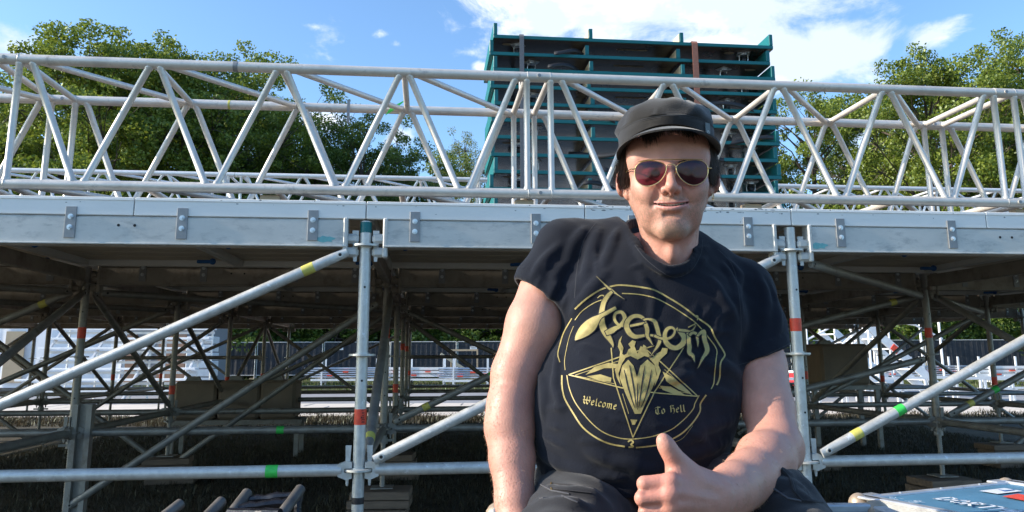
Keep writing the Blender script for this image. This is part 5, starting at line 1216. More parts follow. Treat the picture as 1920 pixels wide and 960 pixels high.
# ------------------------------------------------------------------ shirt print: flat ink laid on the cloth
def shirt_bvh():
    return BVHTree.FromPolygons([Vector(v) for v in shV], [tuple(int(i) for i in q) for q in shQ])
SB = shirt_bvh(); C0 = Vector((0, 0, CZ))
def onshirt(px, py, off):
    d = (at(px, py, 2.0) - C0).normalized(); loc, nor, i, dist = SB.ray_cast(C0, d)
    if loc is None or dist > 1.75: return None
    if nor.dot(d) > 0: nor = -nor
    return loc + nor * off
def ribbon(b, pts, off, closed=False, step=2.2, extra=0.0, taper=False):
    """pts: (px, py, width px) along a pen line; lays a strip of ink on the cloth"""
    if not closed: pts = crs(pts)
    P = []
    n = len(pts)
    seg = n if closed else n - 1
    for i in range(seg):
        a = pts[i]; c = pts[(i + 1) % n]; L = math.hypot(c[0] - a[0], c[1] - a[1]); k = max(1, int(L / step))
        for j in range(k): u = j / k; P.append(tuple(a[q] + (c[q] - a[q]) * u for q in range(3)))
    if not closed: P.append(pts[-1])
    m = len(P); row = []; mw = max(p[2] for p in P) + extra; KK = max(3, int(mw / 2.2)) if mw > 8 else 3 if mw > 4 else 2 if mw > 1.6 else 1
    for i, p in enumerate(P):
        a = P[(i - 1) % m] if closed else P[max(i - 1, 0)]; c = P[(i + 1) % m] if closed else P[min(i + 1, m - 1)]
        dx, dy = c[0] - a[0], c[1] - a[1]; L = math.hypot(dx, dy) or 1; w = (p[2] + extra) / 2; nx, ny = -dy / L * w, dx / L * w
        if not closed and extra and i in (0, m - 1): sgn_ = -1 if i == 0 else 1; p = (p[0] + dx / L * extra / 2 * sgn_, p[1] + dy / L * extra / 2 * sgn_, p[2])
        kk = KK
        row.append([onshirt(p[0] + nx * (1 - 2 * t / kk), p[1] + ny * (1 - 2 * t / kk), off) for t in range(kk + 1)] if True else None)
    kk = max(len(r) for r in row)
    def res(r, k):
        if len(r) == k or None in r: return r if len(r) == k else [None] * k
        return [r[0].lerp(r[-1], t / (k - 1)) for t in range(k)]
    row = [res(r, kk) for r in row]; vs = []; ix = {}
    def vid(i, t):
        if (i, t) not in ix: ix[(i, t)] = len(vs); vs.append(row[i][t])
        return ix[(i, t)]
    fs = []
    for i in range(m if closed else m - 1):
        j = (i + 1) % m
        for t in range(kk - 1):
            q = [row[i][t], row[j][t], row[j][t + 1], row[i][t + 1]]
            if None in q: continue
            if max((q[0] - q[2]).length, (q[1] - q[3]).length) > .03: continue
            fs.append((vid(i, t), vid(j, t), vid(j, t + 1), vid(i, t + 1)))
    b.add(vs, fs)
def fillpoly(b, poly, off, step=3.0):
    """a filled ink shape, meshed finely enough to follow the cloth"""
    P = []
    for i in range(len(poly)):
        a = poly[i]; c = poly[(i + 1) % len(poly)]; k = max(1, int(math.hypot(c[0] - a[0], c[1] - a[1]) / step))
        for j in range(k): P.append(Vector((a[0] + (c[0] - a[0]) * j / k, a[1] + (c[1] - a[1]) * j / k)))
    n = len(P); x0 = min(p.x for p in P); x1 = max(p.x for p in P); y0 = min(p.y for p in P); y1 = max(p.y for p in P)
    def inside(x, y):
        c = False; j = n - 1
        for i in range(n):
            if (P[i].y > y) != (P[j].y > y) and x < (P[j].x - P[i].x) * (y - P[i].y) / (P[j].y - P[i].y) + P[i].x: c = not c
            j = i
        return c
    G = []
    y = y0 + step
    while y < y1:
        x = x0 + step
        while x < x1:
            if inside(x, y) and min((p - Vector((x, y))).length for p in P) > step * .5: G.append(Vector((x, y)))
            x += step
        y += step
    r = delaunay_2d_cdt(P + G, [(i, (i + 1) % n) for i in range(n)], [], 1 if False else 0, .01); vs2, _, fs2 = r[0], r[1], r[2]
    vs = [onshirt(p.x, p.y, off) for p in vs2]; keep = []
    for f in fs2:
        cx = sum(vs2[i].x for i in f) / len(f); cy = sum(vs2[i].y for i in f) / len(f)
        if not inside(cx, cy) or any(vs[i] is None for i in f): continue
        if max((vs[f[0]] - vs[i]).length for i in f) > .03: continue
        keep.append(tuple(f))
    used = sorted({i for f in keep for i in f}); mp = {a: k for k, a in enumerate(used)}
    b.add([vs[i] for i in used], [tuple(mp[i] for i in f) for f in keep])
def crs(P):
    if len(P) < 3: return P
    out = []
    for i in range(len(P) - 1):
        a, b_, c, d = P[max(i - 1, 0)], P[i], P[i + 1], P[min(i + 2, len(P) - 1)]
        for u in (0, .25, .5, .75): out.append(tuple(.5 * (2 * b_[q] + (-a[q] + c[q]) * u + (2 * a[q] - 5 * b_[q] + 4 * c[q] - d[q]) * u * u + (-a[q] + 3 * b_[q] - 3 * c[q] + d[q]) * u ** 3) for q in range(3)))
    return out + [P[-1]]
Zr = lambda pts, w=None: [(1000 + p[0] / 2.667, 500 + p[1] / 2.667, (p[2] if len(p) > 2 else w)) for p in pts]
Zl = lambda pts, w=None: [(1040 + p[0] / 5.334, 520 + p[1] / 5.334, (p[2] / 5.334 if len(p) > 2 else w)) for p in pts]
pr = MB().m(GOLDP)
outer1 = [(205, 215), (260, 165), (330, 120), (400, 100), (445, 97), (520, 105), (600, 122), (680, 165), (750, 210), (820, 265), (880, 310), (905, 365), (945, 430), (950, 455), (930, 490), (925, 560), (910, 600)]
outer2 = [(857, 648), (828, 690), (825, 730), (790, 785), (740, 835), (680, 870), (610, 897), (505, 908)]
outer3 = [(450, 903), (380, 890), (310, 860), (240, 805), (190, 730), (150, 660), (138, 600), (138, 545)]
outer4 = [(128, 480), (118, 440), (130, 390), (150, 330), (190, 260)]
for q, w in ((outer1, 3.0), (outer2, 2.8), (outer3, 3.0), (outer4, 2.0)): ribbon(pr, Zr(q, w), .0007)
inner1 = [(205, 270), (240, 225), (300, 185), (345, 168)]; inner2 = [(440, 138), (520, 143), (600, 160), (680, 200), (750, 245), (810, 290), (870, 360), (910, 420), (908, 470), (900, 540), (895, 590), (882, 620)]
inner3 = [(822, 650), (800, 690), (790, 720), (740, 775), (680, 820), (600, 850), (510, 865), (430, 862), (350, 835), (290, 790), (230, 720), (195, 665), (172, 600), (163, 545)]; inner4 = [(155, 520), (152, 470), (165, 400), (178, 350), (198, 300)]
for q, w in ((inner1, 1.6), (inner2, 2.0), (inner3, 1.9), (inner4, .9)): ribbon(pr, Zr(q, w), .0007)
for a, c in (((172, 543), (430, 455)), ((430, 455), (600, 400)), ((172, 543), (435, 610)), ((815, 655), (590, 635)), ((815, 655), (640, 490)), ((640, 490), (560, 420)), ((490, 858), (395, 560)), ((395, 560), (385, 410)), ((490, 858), (600, 630)), ((600, 630), (735, 430)), ((735, 430), (808, 290)), ((808, 290), (770, 310)), ((435, 610), (590, 635))):
    ribbon(pr, Zr([a, c], 2.2), .0007)
for a, c in (((205, 545), (425, 475)), ((205, 548), (400, 590)), ((770, 640), (620, 610)), ((775, 635), (650, 520)), ((470, 740), (440, 640)), ((520, 740), (575, 640))): ribbon(pr, Zr([a, c], 1.1), .0007)
# plain emblem in the middle of the star: a tapering shield with two leaf pairs
em = MB().m(GOLDP)
for poly in ([(500, 740), (455, 640), (425, 560), (440, 500), (470, 470), (495, 500), (512, 560), (530, 500), (565, 470), (600, 500), (612, 560), (575, 640), (530, 740)],
             [(255, 545), (300, 505), (370, 485), (420, 492), (410, 512), (350, 512), (300, 530)], [(262, 552), (330, 542), (385, 560), (382, 580), (330, 575)], [(640, 530), (690, 560), (740, 600), (790, 650), (720, 620), (660, 580)], [(625, 600), (680, 605), (760, 652), (700, 645), (640, 622)],
             [(452, 462), (470, 420), (500, 400), (516, 440), (532, 402), (560, 420), (585, 462), (550, 452), (516, 470), (480, 452)],
             [(415, 500), (402, 520), (412, 560), (432, 600), (420, 540), (438, 490), (460, 455), (440, 440), (446, 410), (432, 380), (440, 350), (424, 372), (418, 405), (430, 430), (425, 465)],
             [(620, 500), (632, 525), (618, 565), (598, 605), (612, 545), (600, 495), (575, 465), (600, 455), (612, 440), (632, 430), (640, 412), (668, 415), (662, 440), (640, 460), (622, 478)],
             [(470, 392), (482, 410), (478, 440), (500, 455), (512, 430), (500, 405), (508, 380), (490, 372)], [(545, 395), (560, 405), (556, 430), (575, 445), (560, 455), (535, 430)],
             [(478, 768), (512, 770), (500, 795), (488, 795)]): fillpoly(em, [q[:2] for q in Zr(poly)], .0008)
ev = MB().m(NAVYP)
for q in ([(450, 520, 1), (462, 580, 2.6), (480, 650, 2.2), (500, 710, 1)], [(475, 500, 1), (488, 560, 2.6), (500, 640, 2.2), (508, 710, 1)], [(552, 500, 1), (542, 560, 2.6), (530, 640, 2.2), (520, 710, 1)], [(585, 520, 1), (575, 580, 2.6), (556, 650, 2.2), (530, 710, 1)], [(514, 590, 1), (514, 650, 2), (514, 720, 1)]): ribbon(ev, Zr(q), .0013)
# the lettering of the band name, drawn as interlaced strokes with an outline
L1 = [[(415, 0, 2), (470, 55, 9), (530, 112, 22), (570, 142, 24), (620, 180, 12), (690, 228, 2)],
      [(570, 150, 30), (530, 190, 42), (490, 250, 52), (470, 330, 56), (462, 420, 62), (472, 500, 70), (505, 570, 72), (540, 625, 54), (570, 680, 26), (576, 712, 4)],
      [(200, 636, 8), (232, 600, 60), (290, 545, 112), (350, 490, 120), (400, 440, 84), (450, 400, 40), (520, 360, 34), (604, 312, 30)],
      [(505, 570, 50), (560, 545, 64), (600, 520, 50), (640, 500, 40), (688, 440, 44), (688, 395, 42), (660, 358, 36), (610, 362, 34), (588, 400, 30), (600, 450, 30), (640, 490, 26), (690, 498, 20)],
      [(900, 470, 26), (880, 425, 34), (830, 398, 40), (770, 405, 44), (722, 450, 52), (712, 510, 56), (740, 570, 56), (790, 605, 48), (850, 602, 34), (920, 590, 24), (990, 600, 22)],
      [(745, 500, 24), (820, 485, 26), (890, 470, 20)],
      [(880, 440, 26), (930, 432, 20), (985, 452, 42), (1010, 510, 46), (1025, 570, 44), (1040, 640, 40), (1020, 700, 30), (985, 750, 16), (945, 805, 3)],
      [(900, 480, 40), (915, 540, 44), (915, 600, 36), (945, 650, 20), (970, 695, 4)],
      [(985, 600, 26), (1050, 628, 26), (1120, 630, 26), (1170, 600, 24), (1190, 550, 22), (1160, 520, 28), (1115, 535, 38), (1090, 590, 44), (1098, 660, 52), (1145, 710, 54), (1205, 722, 52), (1265, 680, 60), (1280, 620, 60), (1240, 560, 50), (1205, 528, 26)],
      [(1225, 545, 28), (1290, 550, 30), (1350, 555, 24), (1400, 490, 4)],
      [(1320, 570, 40), (1325, 640, 44), (1330, 710, 46), (1330, 770, 46), (1365, 805, 36), (1380, 865, 4)],
      [(1330, 600, 30), (1365, 570, 30), (1405, 590, 30), (1412, 650, 24), (1412, 710, 4)],
      [(1410, 610, 24), (1440, 575, 36), (1475, 560, 44), (1480, 640, 50), (1505, 740, 50), (1480, 800, 40), (1440, 860, 18), (1405, 925, 3)]]
lg = MB(); off = .0010
for q in L1:
    kf = 1.0 if q[0] == (200, 636, 8) else .88; P = [(a_, b_, max(w_ * kf, .3)) for a_, b_, w_ in crs(Zl(q))]; lg.m(NAVYP); ribbon(lg, P, off, extra=3.2, step=1.8); lg.m(GOLDP); ribbon(lg, P, off + .0001, step=1.8); off += .0002
# small blackletter words, drawn with a slanted nib
NIB = {'W': [[(0, 9), (1.2, 8), (1.2, 2), (3, 0), (4.5, 2), (4.5, 9)], [(4.5, 2), (6.5, 0), (8, 2.5), (8, 8), (7, 9.5)], [(0, 4.5), (9, 5)]], 'e': [[(.6, 3.2), (3.6, 4), (2.6, 6), (.6, 4.6), (.6, 1.2), (2.2, 0), (3.8, 1.2)]], 'l': [[(.8, 8.6), (1, 1), (2.2, 0)]], 'c': [[(3.6, 5), (2.2, 6), (.6, 4.6), (.6, 1.2), (2.2, 0), (3.6, 1)]],
       'o': [[(2.2, 6), (.6, 4.6), (.6, 1.2), (2.2, 0), (3.9, 1.4), (3.9, 4.7), (2.2, 6)]], 'm': [[(.3, 5.6), (1, 5), (1, 0)], [(1, 5), (2.8, 6), (3.3, 5), (3.3, 0)], [(3.3, 5), (5.2, 6), (5.8, 5), (5.8, .6), (6.6, 0)]], 'T': [[(.2, 7.6), (3, 8.8), (6.6, 8)], [(3.4, 8), (1, 6), (.8, 2), (3, 0), (6, 1)], [(3.6, 8), (3.6, 1.4)]],
       'H': [[(1.4, 9), (1.4, 1), (.2, 0)], [(.2, 8), (3, 9.4)], [(1.4, 4.8), (4, 6), (5.4, 4.6), (5.4, 1), (4, -1)], [(5, 8), (3.6, 9)]]}
def nibword(b, word, x, y, ang, size, adv):
    ca, sa = math.cos(ang), math.sin(ang); cx = 0
    for ch_ in word:
        if ch_ == ' ': cx += 5; continue
        for st_ in NIB[ch_]:
            pts = []
            for (a, c) in st_: lx, ly = (cx + a) * size, c * size; pts.append((x + lx * ca + ly * sa, y + lx * sa - ly * ca))
            nx, ny = .95 * size * .62, -.95 * size * .62
            for p, q in zip(pts[:-1], pts[1:]):
                k = [onshirt(*t, .0008) for t in ((p[0] - nx, p[1] - ny), (p[0] + nx, p[1] + ny), (q[0] + nx, q[1] + ny), (q[0] - nx, q[1] - ny))]
                if None not in k: b.add(k, [(0, 1, 2, 3)])
        cx += adv[ch_]
ADV = {'W': 10.2, 'e': 5.3, 'l': 3.6, 'c': 5.0, 'o': 5.6, 'm': 8.4, 'T': 7.6, 'H': 7.4}
wd = MB().m(GOLDP); nibword(wd, 'Welcome', 1090, 757, .20, 1.52, ADV); nibword(wd, 'To Hell', 1226, 779, -.09, 1.52, ADV)
for q in ([(465, 880, 3), (480, 872, 3), (492, 882, 3), (480, 893, 3), (492, 902, 3), (468, 906, 3)], [(318, 160, 1.6), (335, 148, 2), (350, 150, 2.4), (345, 165, 1.6)], [(805, 250, 1.6), (818, 255, 2.2), (815, 275, 1.6)]): ribbon(wd, Zr(q), .0008)
ribbon(wd, Zr([(690, 885, .5), (740, 862, .5), (790, 800, .5)]), .0008)
for nm, b_, lb in (('printed_ring', pr, 'gold double ring and star lines'), ('printed_emblem', em, 'gold emblem inside the star'), ('emblem_lines', ev, None), ('printed_band_name', lg, 'large gold band name lettering'), ('printed_words', wd, 'small gold blackletter words Welcome To Hell')):
    o = link(nm, b_.mesh(nm), shirt);
    if lb: o['label'] = lb
# stitch lines: sleeve hems and shoulder seams
M['stitch'] = mat('dark_stitching', (.045, .047, .055), .9)
sb = mb('stitch')
for pts in ([(1378, 688), (1410, 679), (1445, 664), (1484, 645)], [(1118, 418), (1095, 450), (1082, 500), (1076, 560)], [(1345, 470), (1372, 500), (1384, 550), (1388, 610), (1386, 660)], [(1190, 462), (1215, 492), (1258, 521), (1292, 512), (1313, 480), (1317, 452)]): ribbon(sb, [(p[0], p[1], .7) for p in pts], .0004)
link('stitching', sb.mesh('stitching'), shirt)

# ------------------------------------------------------------------ teeth, eyes, hair, brows, ear ring
def lw(b): b.v = [tuple(h2w(p)) for p in b.v]; return b
tb_ = MB().m(mat('tooth_enamel', (.50, .45, .37), .35, 0, .1, 10))
for i in range(-5, 6):
    x = i * .0045; y = -.0895 + 8.5 * x * x; z = -.0590 + 5 * x * x; tb_.box((x, y, z + .0012), (.0042, .003, .0068 - .0003 * abs(i)), Matrix.Rotation(-x * 17, 3, 'Z'), bev=.0008)
pchild('teeth', lw(tb_).mesh('teeth', True))
def strands(name, roots, seed, mtl=HAIRM, n=5, r=.00065, curl=.010):
    rs_ = random.Random(seed); b = MB().m(mtl)
    for (p, d, L) in roots:
        p = Vector(p); d = Vector(d).normalized(); side = d.orthogonal().normalized(); ph = rs_.uniform(0, 6); pts = []
        side.rotate(Matrix.Rotation(rs_.uniform(0, 6.28), 3, d))
        for i in range(n): u = i / (n - 1); pts.append(p + d * L * u + side * curl * math.sin(u * 2.4 + ph * .2) * u + Vector((0, 0, -.012 * u * u * (L / .05))))
        b.path(pts, [r * (1 - .75 * (i / (n - 1)) ** 1.5) for i in range(n)], 3, caps=False)
    return b
rh = random.Random(21); roots = []
for sx in (-1, 1):
    for i in range(1700):
        y = rh.uniform(-.052, .075); z = rh.uniform(.018, .060) if y < -.01 else rh.uniform(-.015, .055); x = sx * (.0765 + rh.random() ** 2 * .007 - .9 * max(0, -y - .02) ** 1.3 + rh.uniform(-.002, .003))
        cl = math.sin(y * 210 + sx) * .55
        d = (sx * (.06 + rh.uniform(-.12, .22) + .30 * (y > .01)), .15 + cl * .6 + rh.uniform(-.2, .3), -1.0); roots.append(((x, y, z), d, max(.008, min(.040, (z - (-.006 if y < .0 else .004) + rh.uniform(-.012, .008) + .012 * math.sin(y * 170))))))
for i in range(1300):      # fringe under the brim
    x = rh.choice([rh.gauss(-.030, .008), rh.gauss(.052, .012), rh.uniform(-.068, .07), rh.uniform(-.068, .07)]); y = -.083 + 6.5 * x * x; roots.append(((x, y - .004, .086 - 6 * x * x), (rh.uniform(-.3, .3), -.1, -1), rh.uniform(.012, .034 if abs(x + .03) < .010 or x > .035 else .022)))
for i in range(500):      # nape
    a = rh.uniform(-1.3, 1.3); roots.append(((.070 * math.sin(a), .03 + .068 * math.cos(a), rh.uniform(-.05, .03)), (math.sin(a) * .2, .2, -1), rh.uniform(.008, .018)))
pchild('hair', lw(strands('hair', roots, 5)).mesh('hair', True))
roots = []
for sx in (-1, 1):
    for i in range(110):
        u = rh.random(); x = sx * (.014 + .036 * u); roots.append(((x, -.0955 + .45 * (abs(x) - .014) ** 1.0 * .55, .0135 + .0035 * math.sin(u * 2.6) + rh.uniform(-.0022, .0022)), (sx * 1, .25, .25 - .5 * u), rh.uniform(.005, .009)))
for h_ in (0, 1): pchild('eyebrow', lw(strands('eyebrow', roots[h_ * 110:h_ * 110 + 110], 6 + h_, r=.0003, curl=.001)).mesh('eyebrow', True))
# arm hair catching the light
def armhair(V, n, seed, lo=.004, hi=.008, cond=None):
    rs_ = np.random.RandomState(seed); b = MB().m(mat('fair_arm_hair_%d' % seed, (.42, .27, .16), .5)); idx = rs_.randint(0, len(V), n * 3); c = 0
    for i in idx:
        p = V[i]
        if cond is not None and not cond(p): continue
        d = Vector(rs_.normal(0, .45, 3)); d.z -= 1.0; q = Vector(p) + d.normalized() * rs_.uniform(lo, hi); m_ = Vector(p).lerp(q, .5) + Vector((-.0012, -.0004, .001)); b.path([Vector(p), m_, q], [.00016, .00013, .00006], 3, caps=False); c += 1
        if c >= n: break
    return b
z1 = A3(960, 620, 1.45)[2]
xm = A3(940, 760, 1.455)[0]; ah = armhair(arms[0][0], 2600, 1, cond=lambda p: p[2] < z1 and (p[0] < xm or p[2] < z1 - .17)); pchild('arm_hair', ah.mesh('arm_hair'))
x1 = A3(1345, 930, 1.16)[0]; z2 = A3(1450, 810, 1.36)[2]
ah = armhair(arms[1][0], 2600, 2, cond=lambda p: p[0] > x1 and p[2] < z2); pchild('arm_hair', ah.mesh('arm_hair'))
er = MB().m(GLD); c = Vector((.0805, -.004, -.040)); er.path([c + Vector((.002 * math.sin(a), .0045 * math.sin(a), .0062 * math.cos(a))) for a in [i * math.pi / 8 for i in range(17)]], .0009, 6); pchild('earring', lw(er).mesh('earring', True))

# ------------------------------------------------------------------ cap
def build_cap():
    n = 72; b = MB().m(CAPM); rows = []
    # (z, rx, ry, y centre): edge, band, seam, crown rim, top
    prof = [(0, .0860, .1030, .010), (.04, .0880, .1060, .010), (.5, .0885, .1070, .010), (.95, .0885, .1075, .010), (1.0, .0878, .1062, .010), (1.06, .0888, .1082, .010), (1.5, .0902, .1092, .012), (.113, .0872, .1060, .014), (.1245, .0790, .0975, .015), (.1345, .0650, .0810, .016), (.1415, .0450, .0570, .016), (.1455, .0230, .0290, .016), (.1465, .003, .003, .016)]
    vs = []
    for j, (z, rx, ry, yc) in enumerate(prof):
        for i in range(n):
            a = 2 * math.pi * i / n; fr = .5 - .5 * math.sin(a)          # 1 at the front (a = -90 deg)
            zb = .026 + .056 * fr ** 1.7; zs = .066 + .032 * fr
            zz = zb + (zs - zb) * z if j < 6 else (zs * .5 + .104 * .5 if j == 6 else z + .003 * math.sin(a * 3 + .7) * (j < 10))
            w = (.0036 if 5 < j < 11 else .0006) * (math.sin(a * 5 + j * .9) + .6 * math.sin(a * 9 - j * 1.3))
            vs.append(((rx + w) * math.cos(a), yc + (ry + w) * math.sin(a), zz + (.0012 * math.sin(a * 7 + j) if j > 8 else 0)))
    fs = []
    for j in range(len(prof) - 1):
        for i in range(n): fs.append((j * n + i, j * n + (i + 1) % n, (j + 1) * n + (i + 1) % n, (j + 1) * n + i))
    b.add(vs, fs)
    # inside lining so that the band has thickness
    b.add([(x * .965, (y - .01) * .965 + .01, z + .001) for x, y, z in vs[:n]] + vs[:n], [(i, (i + 1) % n, n + (i + 1) % n, n + i) for i in range(n)])
    crown = lw(b).mesh('cap', True, 60)
    # brim: curved visor, drooping at the sides
    m = 40; k = 8; vs = []; 
    for s_ in (0, 1):
        for i in range(m + 1):
            u = -1 + 2 * i / m; a = R(-90) + u * R(80); rx, ry = .0880, .1065
            base = Vector((rx * math.cos(a), .010 + ry * math.sin(a), .0785 - .0385 * abs(u) ** 2))
            out = .056 * (1 - abs(u) ** 2.6) ** .62
            dirv = Vector((math.cos(a) * .45, -1.0, 0)).normalized()
            for j in range(k + 1):
                t = j / k; p = base + dirv * out * t; p.z -= .0105 * t * (out / .056) + .004 * t * t; p.z -= .0030 * s_
                if s_: p -= dirv * .0006
                vs.append(p)
    w_ = k + 1; N1 = (m + 1) * w_; fs = []
    for i in range(m):
        for j in range(k):
            a_ = i * w_ + j; fs.append((a_, a_ + w_, a_ + w_ + 1, a_ + 1)); fs.append((N1 + a_, N1 + a_ + 1, N1 + a_ + w_ + 1, N1 + a_ + w_))
        e = i * w_ + k; fs.append((e, e + w_, N1 + e + w_, N1 + e))
    bb = MB().m(CAPM).add(vs, fs); brim = lw(bb).mesh('brim', True, 60)
    c = pchild('cap', crown); link('brim', brim, c)
    # seams, vent eyelets, small badge
    sm_ = MB().m(M['stitch'])
    for zz, rr_ in ((.0685, .0012), (.0655, .0005), (.0725, .0005)):
        sm_.path([((.0884) * math.cos(a), .010 + .1072 * math.sin(a), zz - .0685 + .066 + (.5 - .5 * math.sin(a)) * .032) for a in [R(-175) + R(170) * i / 40 for i in range(41)]], rr_ * .8, 5)
    link('seam', lw(sm_).mesh('seam'), c)
    a = R(-38); ctr = Vector((.0898 * math.cos(a), .010 + .1096 * math.sin(a), .074)); tn = Vector((-math.sin(a), math.cos(a), 0)); up = Vector((0, 0, 1)); nn = tn.cross(up)
    if nn.y > 0: nn = -nn
    bd = MB().m(mat('grey_leather_badge', (.07, .085, .085), .5)); q = [ctr + tn * sx * .0075 + up * sz * .014 + nn * .0012 for sx, sz in ((-1, -1), (1, -1), (1, 1), (-1, 1))]; bd.add(q, [(0, 1, 2, 3)])
    bd.m(mat('pale_badge_mark', (.45, .47, .47), .6)); bd.add([ctr + tn * .0036 * math.cos(i * math.pi / 5) + up * (.0036 * math.sin(i * math.pi / 5) - .003) + nn * .0016 for i in range(10)], [tuple(range(10))])
    bd.m(mat('badge_dot', (.03, .035, .035), .6)); bd.add([ctr + tn * .0016 * math.cos(i * math.pi / 3) + up * (.0016 * math.sin(i * math.pi / 3) - .003) + nn * .0019 for i in range(6)], [tuple(range(6))])
    link('badge', lw(bd).mesh('badge'), c)
build_cap()

# ------------------------------------------------------------------ sunglasses
sg_ = thing('sunglasses', 'gold-rimmed aviator sunglasses with plum lenses worn by the man', 'sunglasses', HO)
def gpt(px, py, yl=-.108):
    q = ray_head(px, py, yl); w = 2.4 * q.x * q.x; q = ray_head(px, py, yl + w); return q
lens = {'L': [(1248, 312), (1243, 308), (1232, 304.5), (1217, 303), (1203, 306), (1194, 313), (1191, 322), (1191.5, 333), (1196, 342), (1204, 348.5), (1214, 351), (1226, 348.5), (1236, 343), (1244, 334), (1249, 324), (1250, 317)],
        'R': [(1270, 313), (1276, 308), (1288, 304), (1302, 302), (1316, 304), (1325, 311), (1328, 321), (1326.5, 332), (1321, 341), (1312, 347.5), (1301, 350), (1290, 347), (1281, 341), (1274, 333), (1269.5, 324), (1268.5, 318)]}
for sd, pts in lens.items():
    P = []
    for i in range(len(pts)):
        a, b_, c, d = [Vector(pts[(i + k) % len(pts)]) for k in (-1, 0, 1, 2)]
        for u in (0, .33, .66): P.append(.5 * ((2 * b_) + (-a + c) * u + (2 * a - 5 * b_ + 4 * c - d) * u * u + (-a + 3 * b_ - 3 * c + d) * u ** 3))
    Q = [gpt(p.x, p.y) for p in P]; ctr = sum(Q, Vector()) / len(Q)
    bz = MB().m(LENS); vs = [HR @ (ctr + Vector((0, -.0022, 0)))]; fs = []; nr = len(Q)
    for t in (.4, .75, 1): vs += [HR @ (ctr.lerp(q, t) + Vector((0, -.0022 * (1 - t * t), 0))) for q in Q]
    fs += [(0, 1 + i, 1 + (i + 1) % nr) for i in range(nr)]
    for r_ in (0, 1): fs += [(1 + r_ * nr + i, 1 + (r_ + 1) * nr + i, 1 + (r_ + 1) * nr + (i + 1) % nr, 1 + r_ * nr + (i + 1) % nr) for i in range(nr)]
    bz.add(vs, fs); lo_ = link('lens', bz.mesh('lens', True), sg_)
    bz = MB().m(GLD); bz.path([HR @ q for q in Q + [Q[0], Q[1]]], .00085, 8); link('rim', bz.mesh('rim', True), sg_)
bz = MB().m(GLD)
bz.path([HR @ gpt(*p) for p in [(1198, 305), (1215, 301.5), (1250, 301.5), (1280, 301), (1318, 302)]], .0009, 8); link('brow_bar', bz.mesh('brow_bar', True), sg_)
bz = MB().m(GLD); bz.path([HR @ gpt(*p, -.110) for p in [(1250, 315), (1253, 311), (1259, 310), (1265, 311), (1268.5, 316)]], .0009, 8); link('bridge', bz.mesh('bridge', True), sg_)
for px_, sx in ((1191, -1), (1328, 1)):
    a = gpt(px_, 318); bz = MB().m(GLD); e = a + Vector((sx * .005, .001, .0)); bz.path([HR @ p for p in (a, e, e + Vector((sx * .001, .010, .002)))], .0014, 8); link('hinge', bz.mesh('hinge', True), sg_)
    bz = MB().m(GLD); bz.path([HR @ p for p in (e + Vector((sx * .001, .008, .002)), Vector((sx * .0785, -.03, .008)), Vector((sx * .086, .01, .012)), Vector((sx * .084, .03, -.004)))], .0008, 6); link('temple_arm', bz.mesh('temple_arm', True), sg_)
for px_, sx in ((1248, -1), (1270, 1)):
    bz = MB().m(GLD); a = gpt(px_, 326); p2 = a + Vector((-sx * .003, .009, -.002)); bz.path([HR @ a, HR @ (a + Vector((-sx * .003, .004, .002))), HR @ p2], .0006, 6); bz.sphere(HR @ p2, .0035, 8, 6, (.5, .8, 1.3)); link('nose_pad', bz.mesh('nose_pad', True), sg_)

# ------------------------------------------------------------------ trousers, belt, boots and the case he sits on
def build_trousers():
    v = Vol((-.10, .62, .02), (.72, 1.72, .99), .0065)
    hl, hr = A3(1100, 945, 1.50), A3(1285, 940, 1.49); kl = np.array((.035, 1.02, .80)); kr = np.array((.455, 1.06, .80))
    v.rc(hl, hr, .105, .105, .04); v.rc(A3(1150, 895, 1.50), A3(1215, 895, 1.50), .125, .125, .04)
    v.chain([hl, (hl + kl) / 2 + (0, 0, .0), kl], [.098, .088, .070], .03); v.chain([hr, (hr + kr) / 2 + (.02, 0, .012), kr], [.095, .084, .068], .03)
    v.el(A3(1430, 928, 1.34), (.066, .10, .060), .05)
    v.chain([kl, kl + (-.01, -.03, -.35), kl + (-.01, .0, -.70)], [.070, .062, .058], .02); v.chain([kr, kr + (.02, -.03, -.35), kr + (.03, 0, -.72)], [.072, .062, .058], .02)
    F_ = [([(1380, 905), (1410, 900), (1450, 890), (1490, 900)], .006), ([(1400, 930), (1440, 915), (1490, 915), (1525, 935)], .006), ([(1020, 915), (1080, 925), (1140, 945)], .006), ([(1010, 940), (1060, 945), (1110, 958)], .006), ([(1450, 955), (1490, 935), (1530, 950)], .005)]
    for pts, r in F_:
        q = []
        for a, b_ in zip(pts[:-1], pts[1:]):
            for i in range(4):
                u = i / 4; p = v.hit(a[0] + (b_[0] - a[0]) * u, a[1] + (b_[1] - a[1]) * u, .95)
                if p is not None: q.append(np.array(p))
        if len(q) > 2: v.chain([p + np.array((0, .002, .001)) for p in q], [r * math.sin(math.pi * (i + .6) / (len(q) + .2)) + .001 for i in range(len(q))], .012)
    v.warp(lambda X, Y, Z: .0028 * np.sin(X * 50 + 2 * np.sin(Z * 33 + Y * 20)) * np.sin(Y * 40 + Z * 30) + .0014 * np.sin(X * 110 + Y * 70 + 2 * np.sin(Z * 60)) * np.sin(Z * 90))
    V, Q = v.nets(); return v, relax(V, Q, 1, .4), Q
TVOL, trV, trQ = build_trousers()
tr = pchild('trousers', vmesh('trousers', trV, trQ, TROU))
TBV = BVHTree.FromPolygons([Vector(v) for v in trV], [tuple(int(i) for i in q) for q in trQ])
def ontr(px, py, off=.002):
    d = (at(px, py, 2.0) - C0).normalized(); loc, nor, i, dist = TBV.ray_cast(C0, d)
    return None if loc is None else loc - d * off
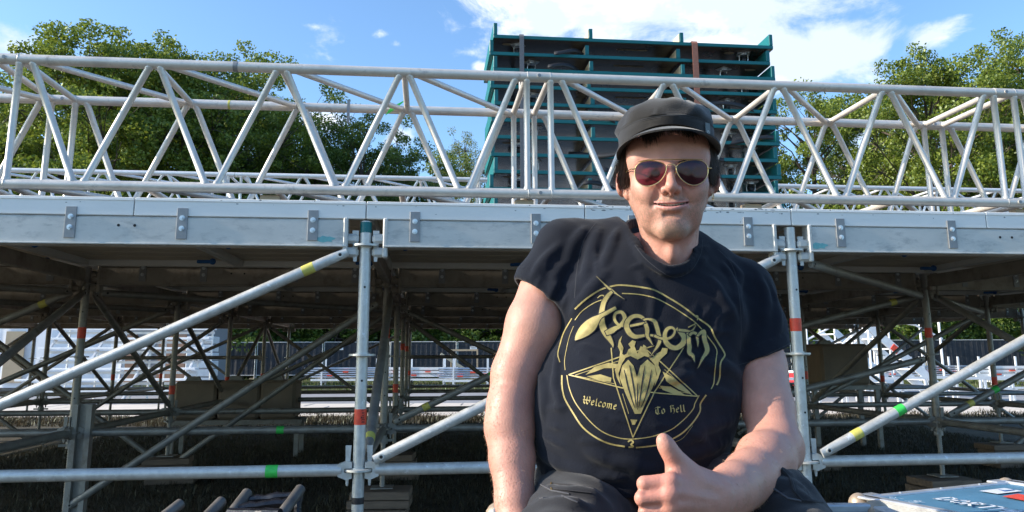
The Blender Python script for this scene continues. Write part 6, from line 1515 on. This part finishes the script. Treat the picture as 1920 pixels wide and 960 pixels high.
def seam(pts, w, off, mt_, nm):
    P = []
    for a, b_ in zip(pts[:-1], pts[1:]):
        for i in range(6): u = i / 6; q = ontr(a[0] + (b_[0] - a[0]) * u, a[1] + (b_[1] - a[1]) * u, off); P += [q] if q is not None else []
    if len(P) > 2: b = MB().m(mt_); b.path(P, w, 6); link(nm, b.mesh(nm, True), tr)
TSEAM = mat('trouser_seam', (.07, .07, .08), .9)
seam([(1462, 884), (1478, 900), (1486, 925), (1500, 942), (1545, 946)], .0028, .001, TROU, 'pocket_flap'); seam([(1440, 915), (1475, 938), (1510, 945)], .0016, .001, TSEAM, 'seam'); seam([(1345, 888), (1362, 900), (1385, 898)], .0018, .001, TSEAM, 'seam')
seam([(1003, 905), (1030, 920), (1070, 928)], .0012, .001, TSEAM, 'seam'); seam([(1008, 935), (1050, 930), (1085, 945)], .0012, .001, TSEAM, 'seam')
bl = MB().m(mat('black_webbing_belt', (.045, .04, .038), .8, 0, .2, 200)); rows = []
for i in range(12):
    u = i / 11; px_, py_ = 1030 + 75 * u, 911 + 8 * u; a = ontr(px_, py_ - 6, .004); c = ontr(px_, py_ + 6, .004)
    if a is not None and c is not None: rows.append((a, c))
if len(rows) > 2:
    bl.add([p for r_ in rows for p in r_], [(2 * i, 2 * i + 1, 2 * i + 3, 2 * i + 2) for i in range(len(rows) - 1)]); be = link('belt_end', bl.mesh('belt_end'), tr)
    a, c = rows[0]; b = MB().m(GLD); b.path([a - Vector((0, .002, 0)), c - Vector((0, .002, 0))], .0016, 6); link('belt_tip', b.mesh('belt_tip', True), be)
for kx, ky in ((.025, 1.02), (.53, 1.06)):
    b = MB().m(M['black']); b.box((kx, ky - .06, .03), (.105, .30, .03), bev=.012).m(TROU); b.sphere((kx, ky - .11, .07), .055, 14, 8, (.95, 1.5, .75)); b.tube((kx, ky + .02, .06), (kx, ky + .02, .17), .052, 12); pchild('boot', b.mesh('boot', True))
sc_ = thing('seat_case', 'large black flight case with aluminium edges that the man sits on', 'flight case', (.345, 1.40, 0), (0, 0, .0))
zs = A3(1560, 952, 1.63)[2]
part('body', mb('black').box((0, 0, zs / 2), (.74, .46, zs - .02)), None, sc_)
for y in (-.232, .232): part('edge_profile', mb('casealu').box((0, y, zs - .012), (.76, .026, .03), bev=.003), None, sc_); part('edge_profile', mb('casealu').box((0, y, .02), (.76, .026, .03), bev=.003), None, sc_)
for x in (-.372, .372):
    part('edge_profile', mb('casealu').box((x, 0, zs - .0135), (.026, .44, .03), bev=.003), None, sc_)
    for y in (-.232, .232): part('corner_ball', mb('brass').sphere((x, y, zs - .018), .028, 12, 8), None, sc_)
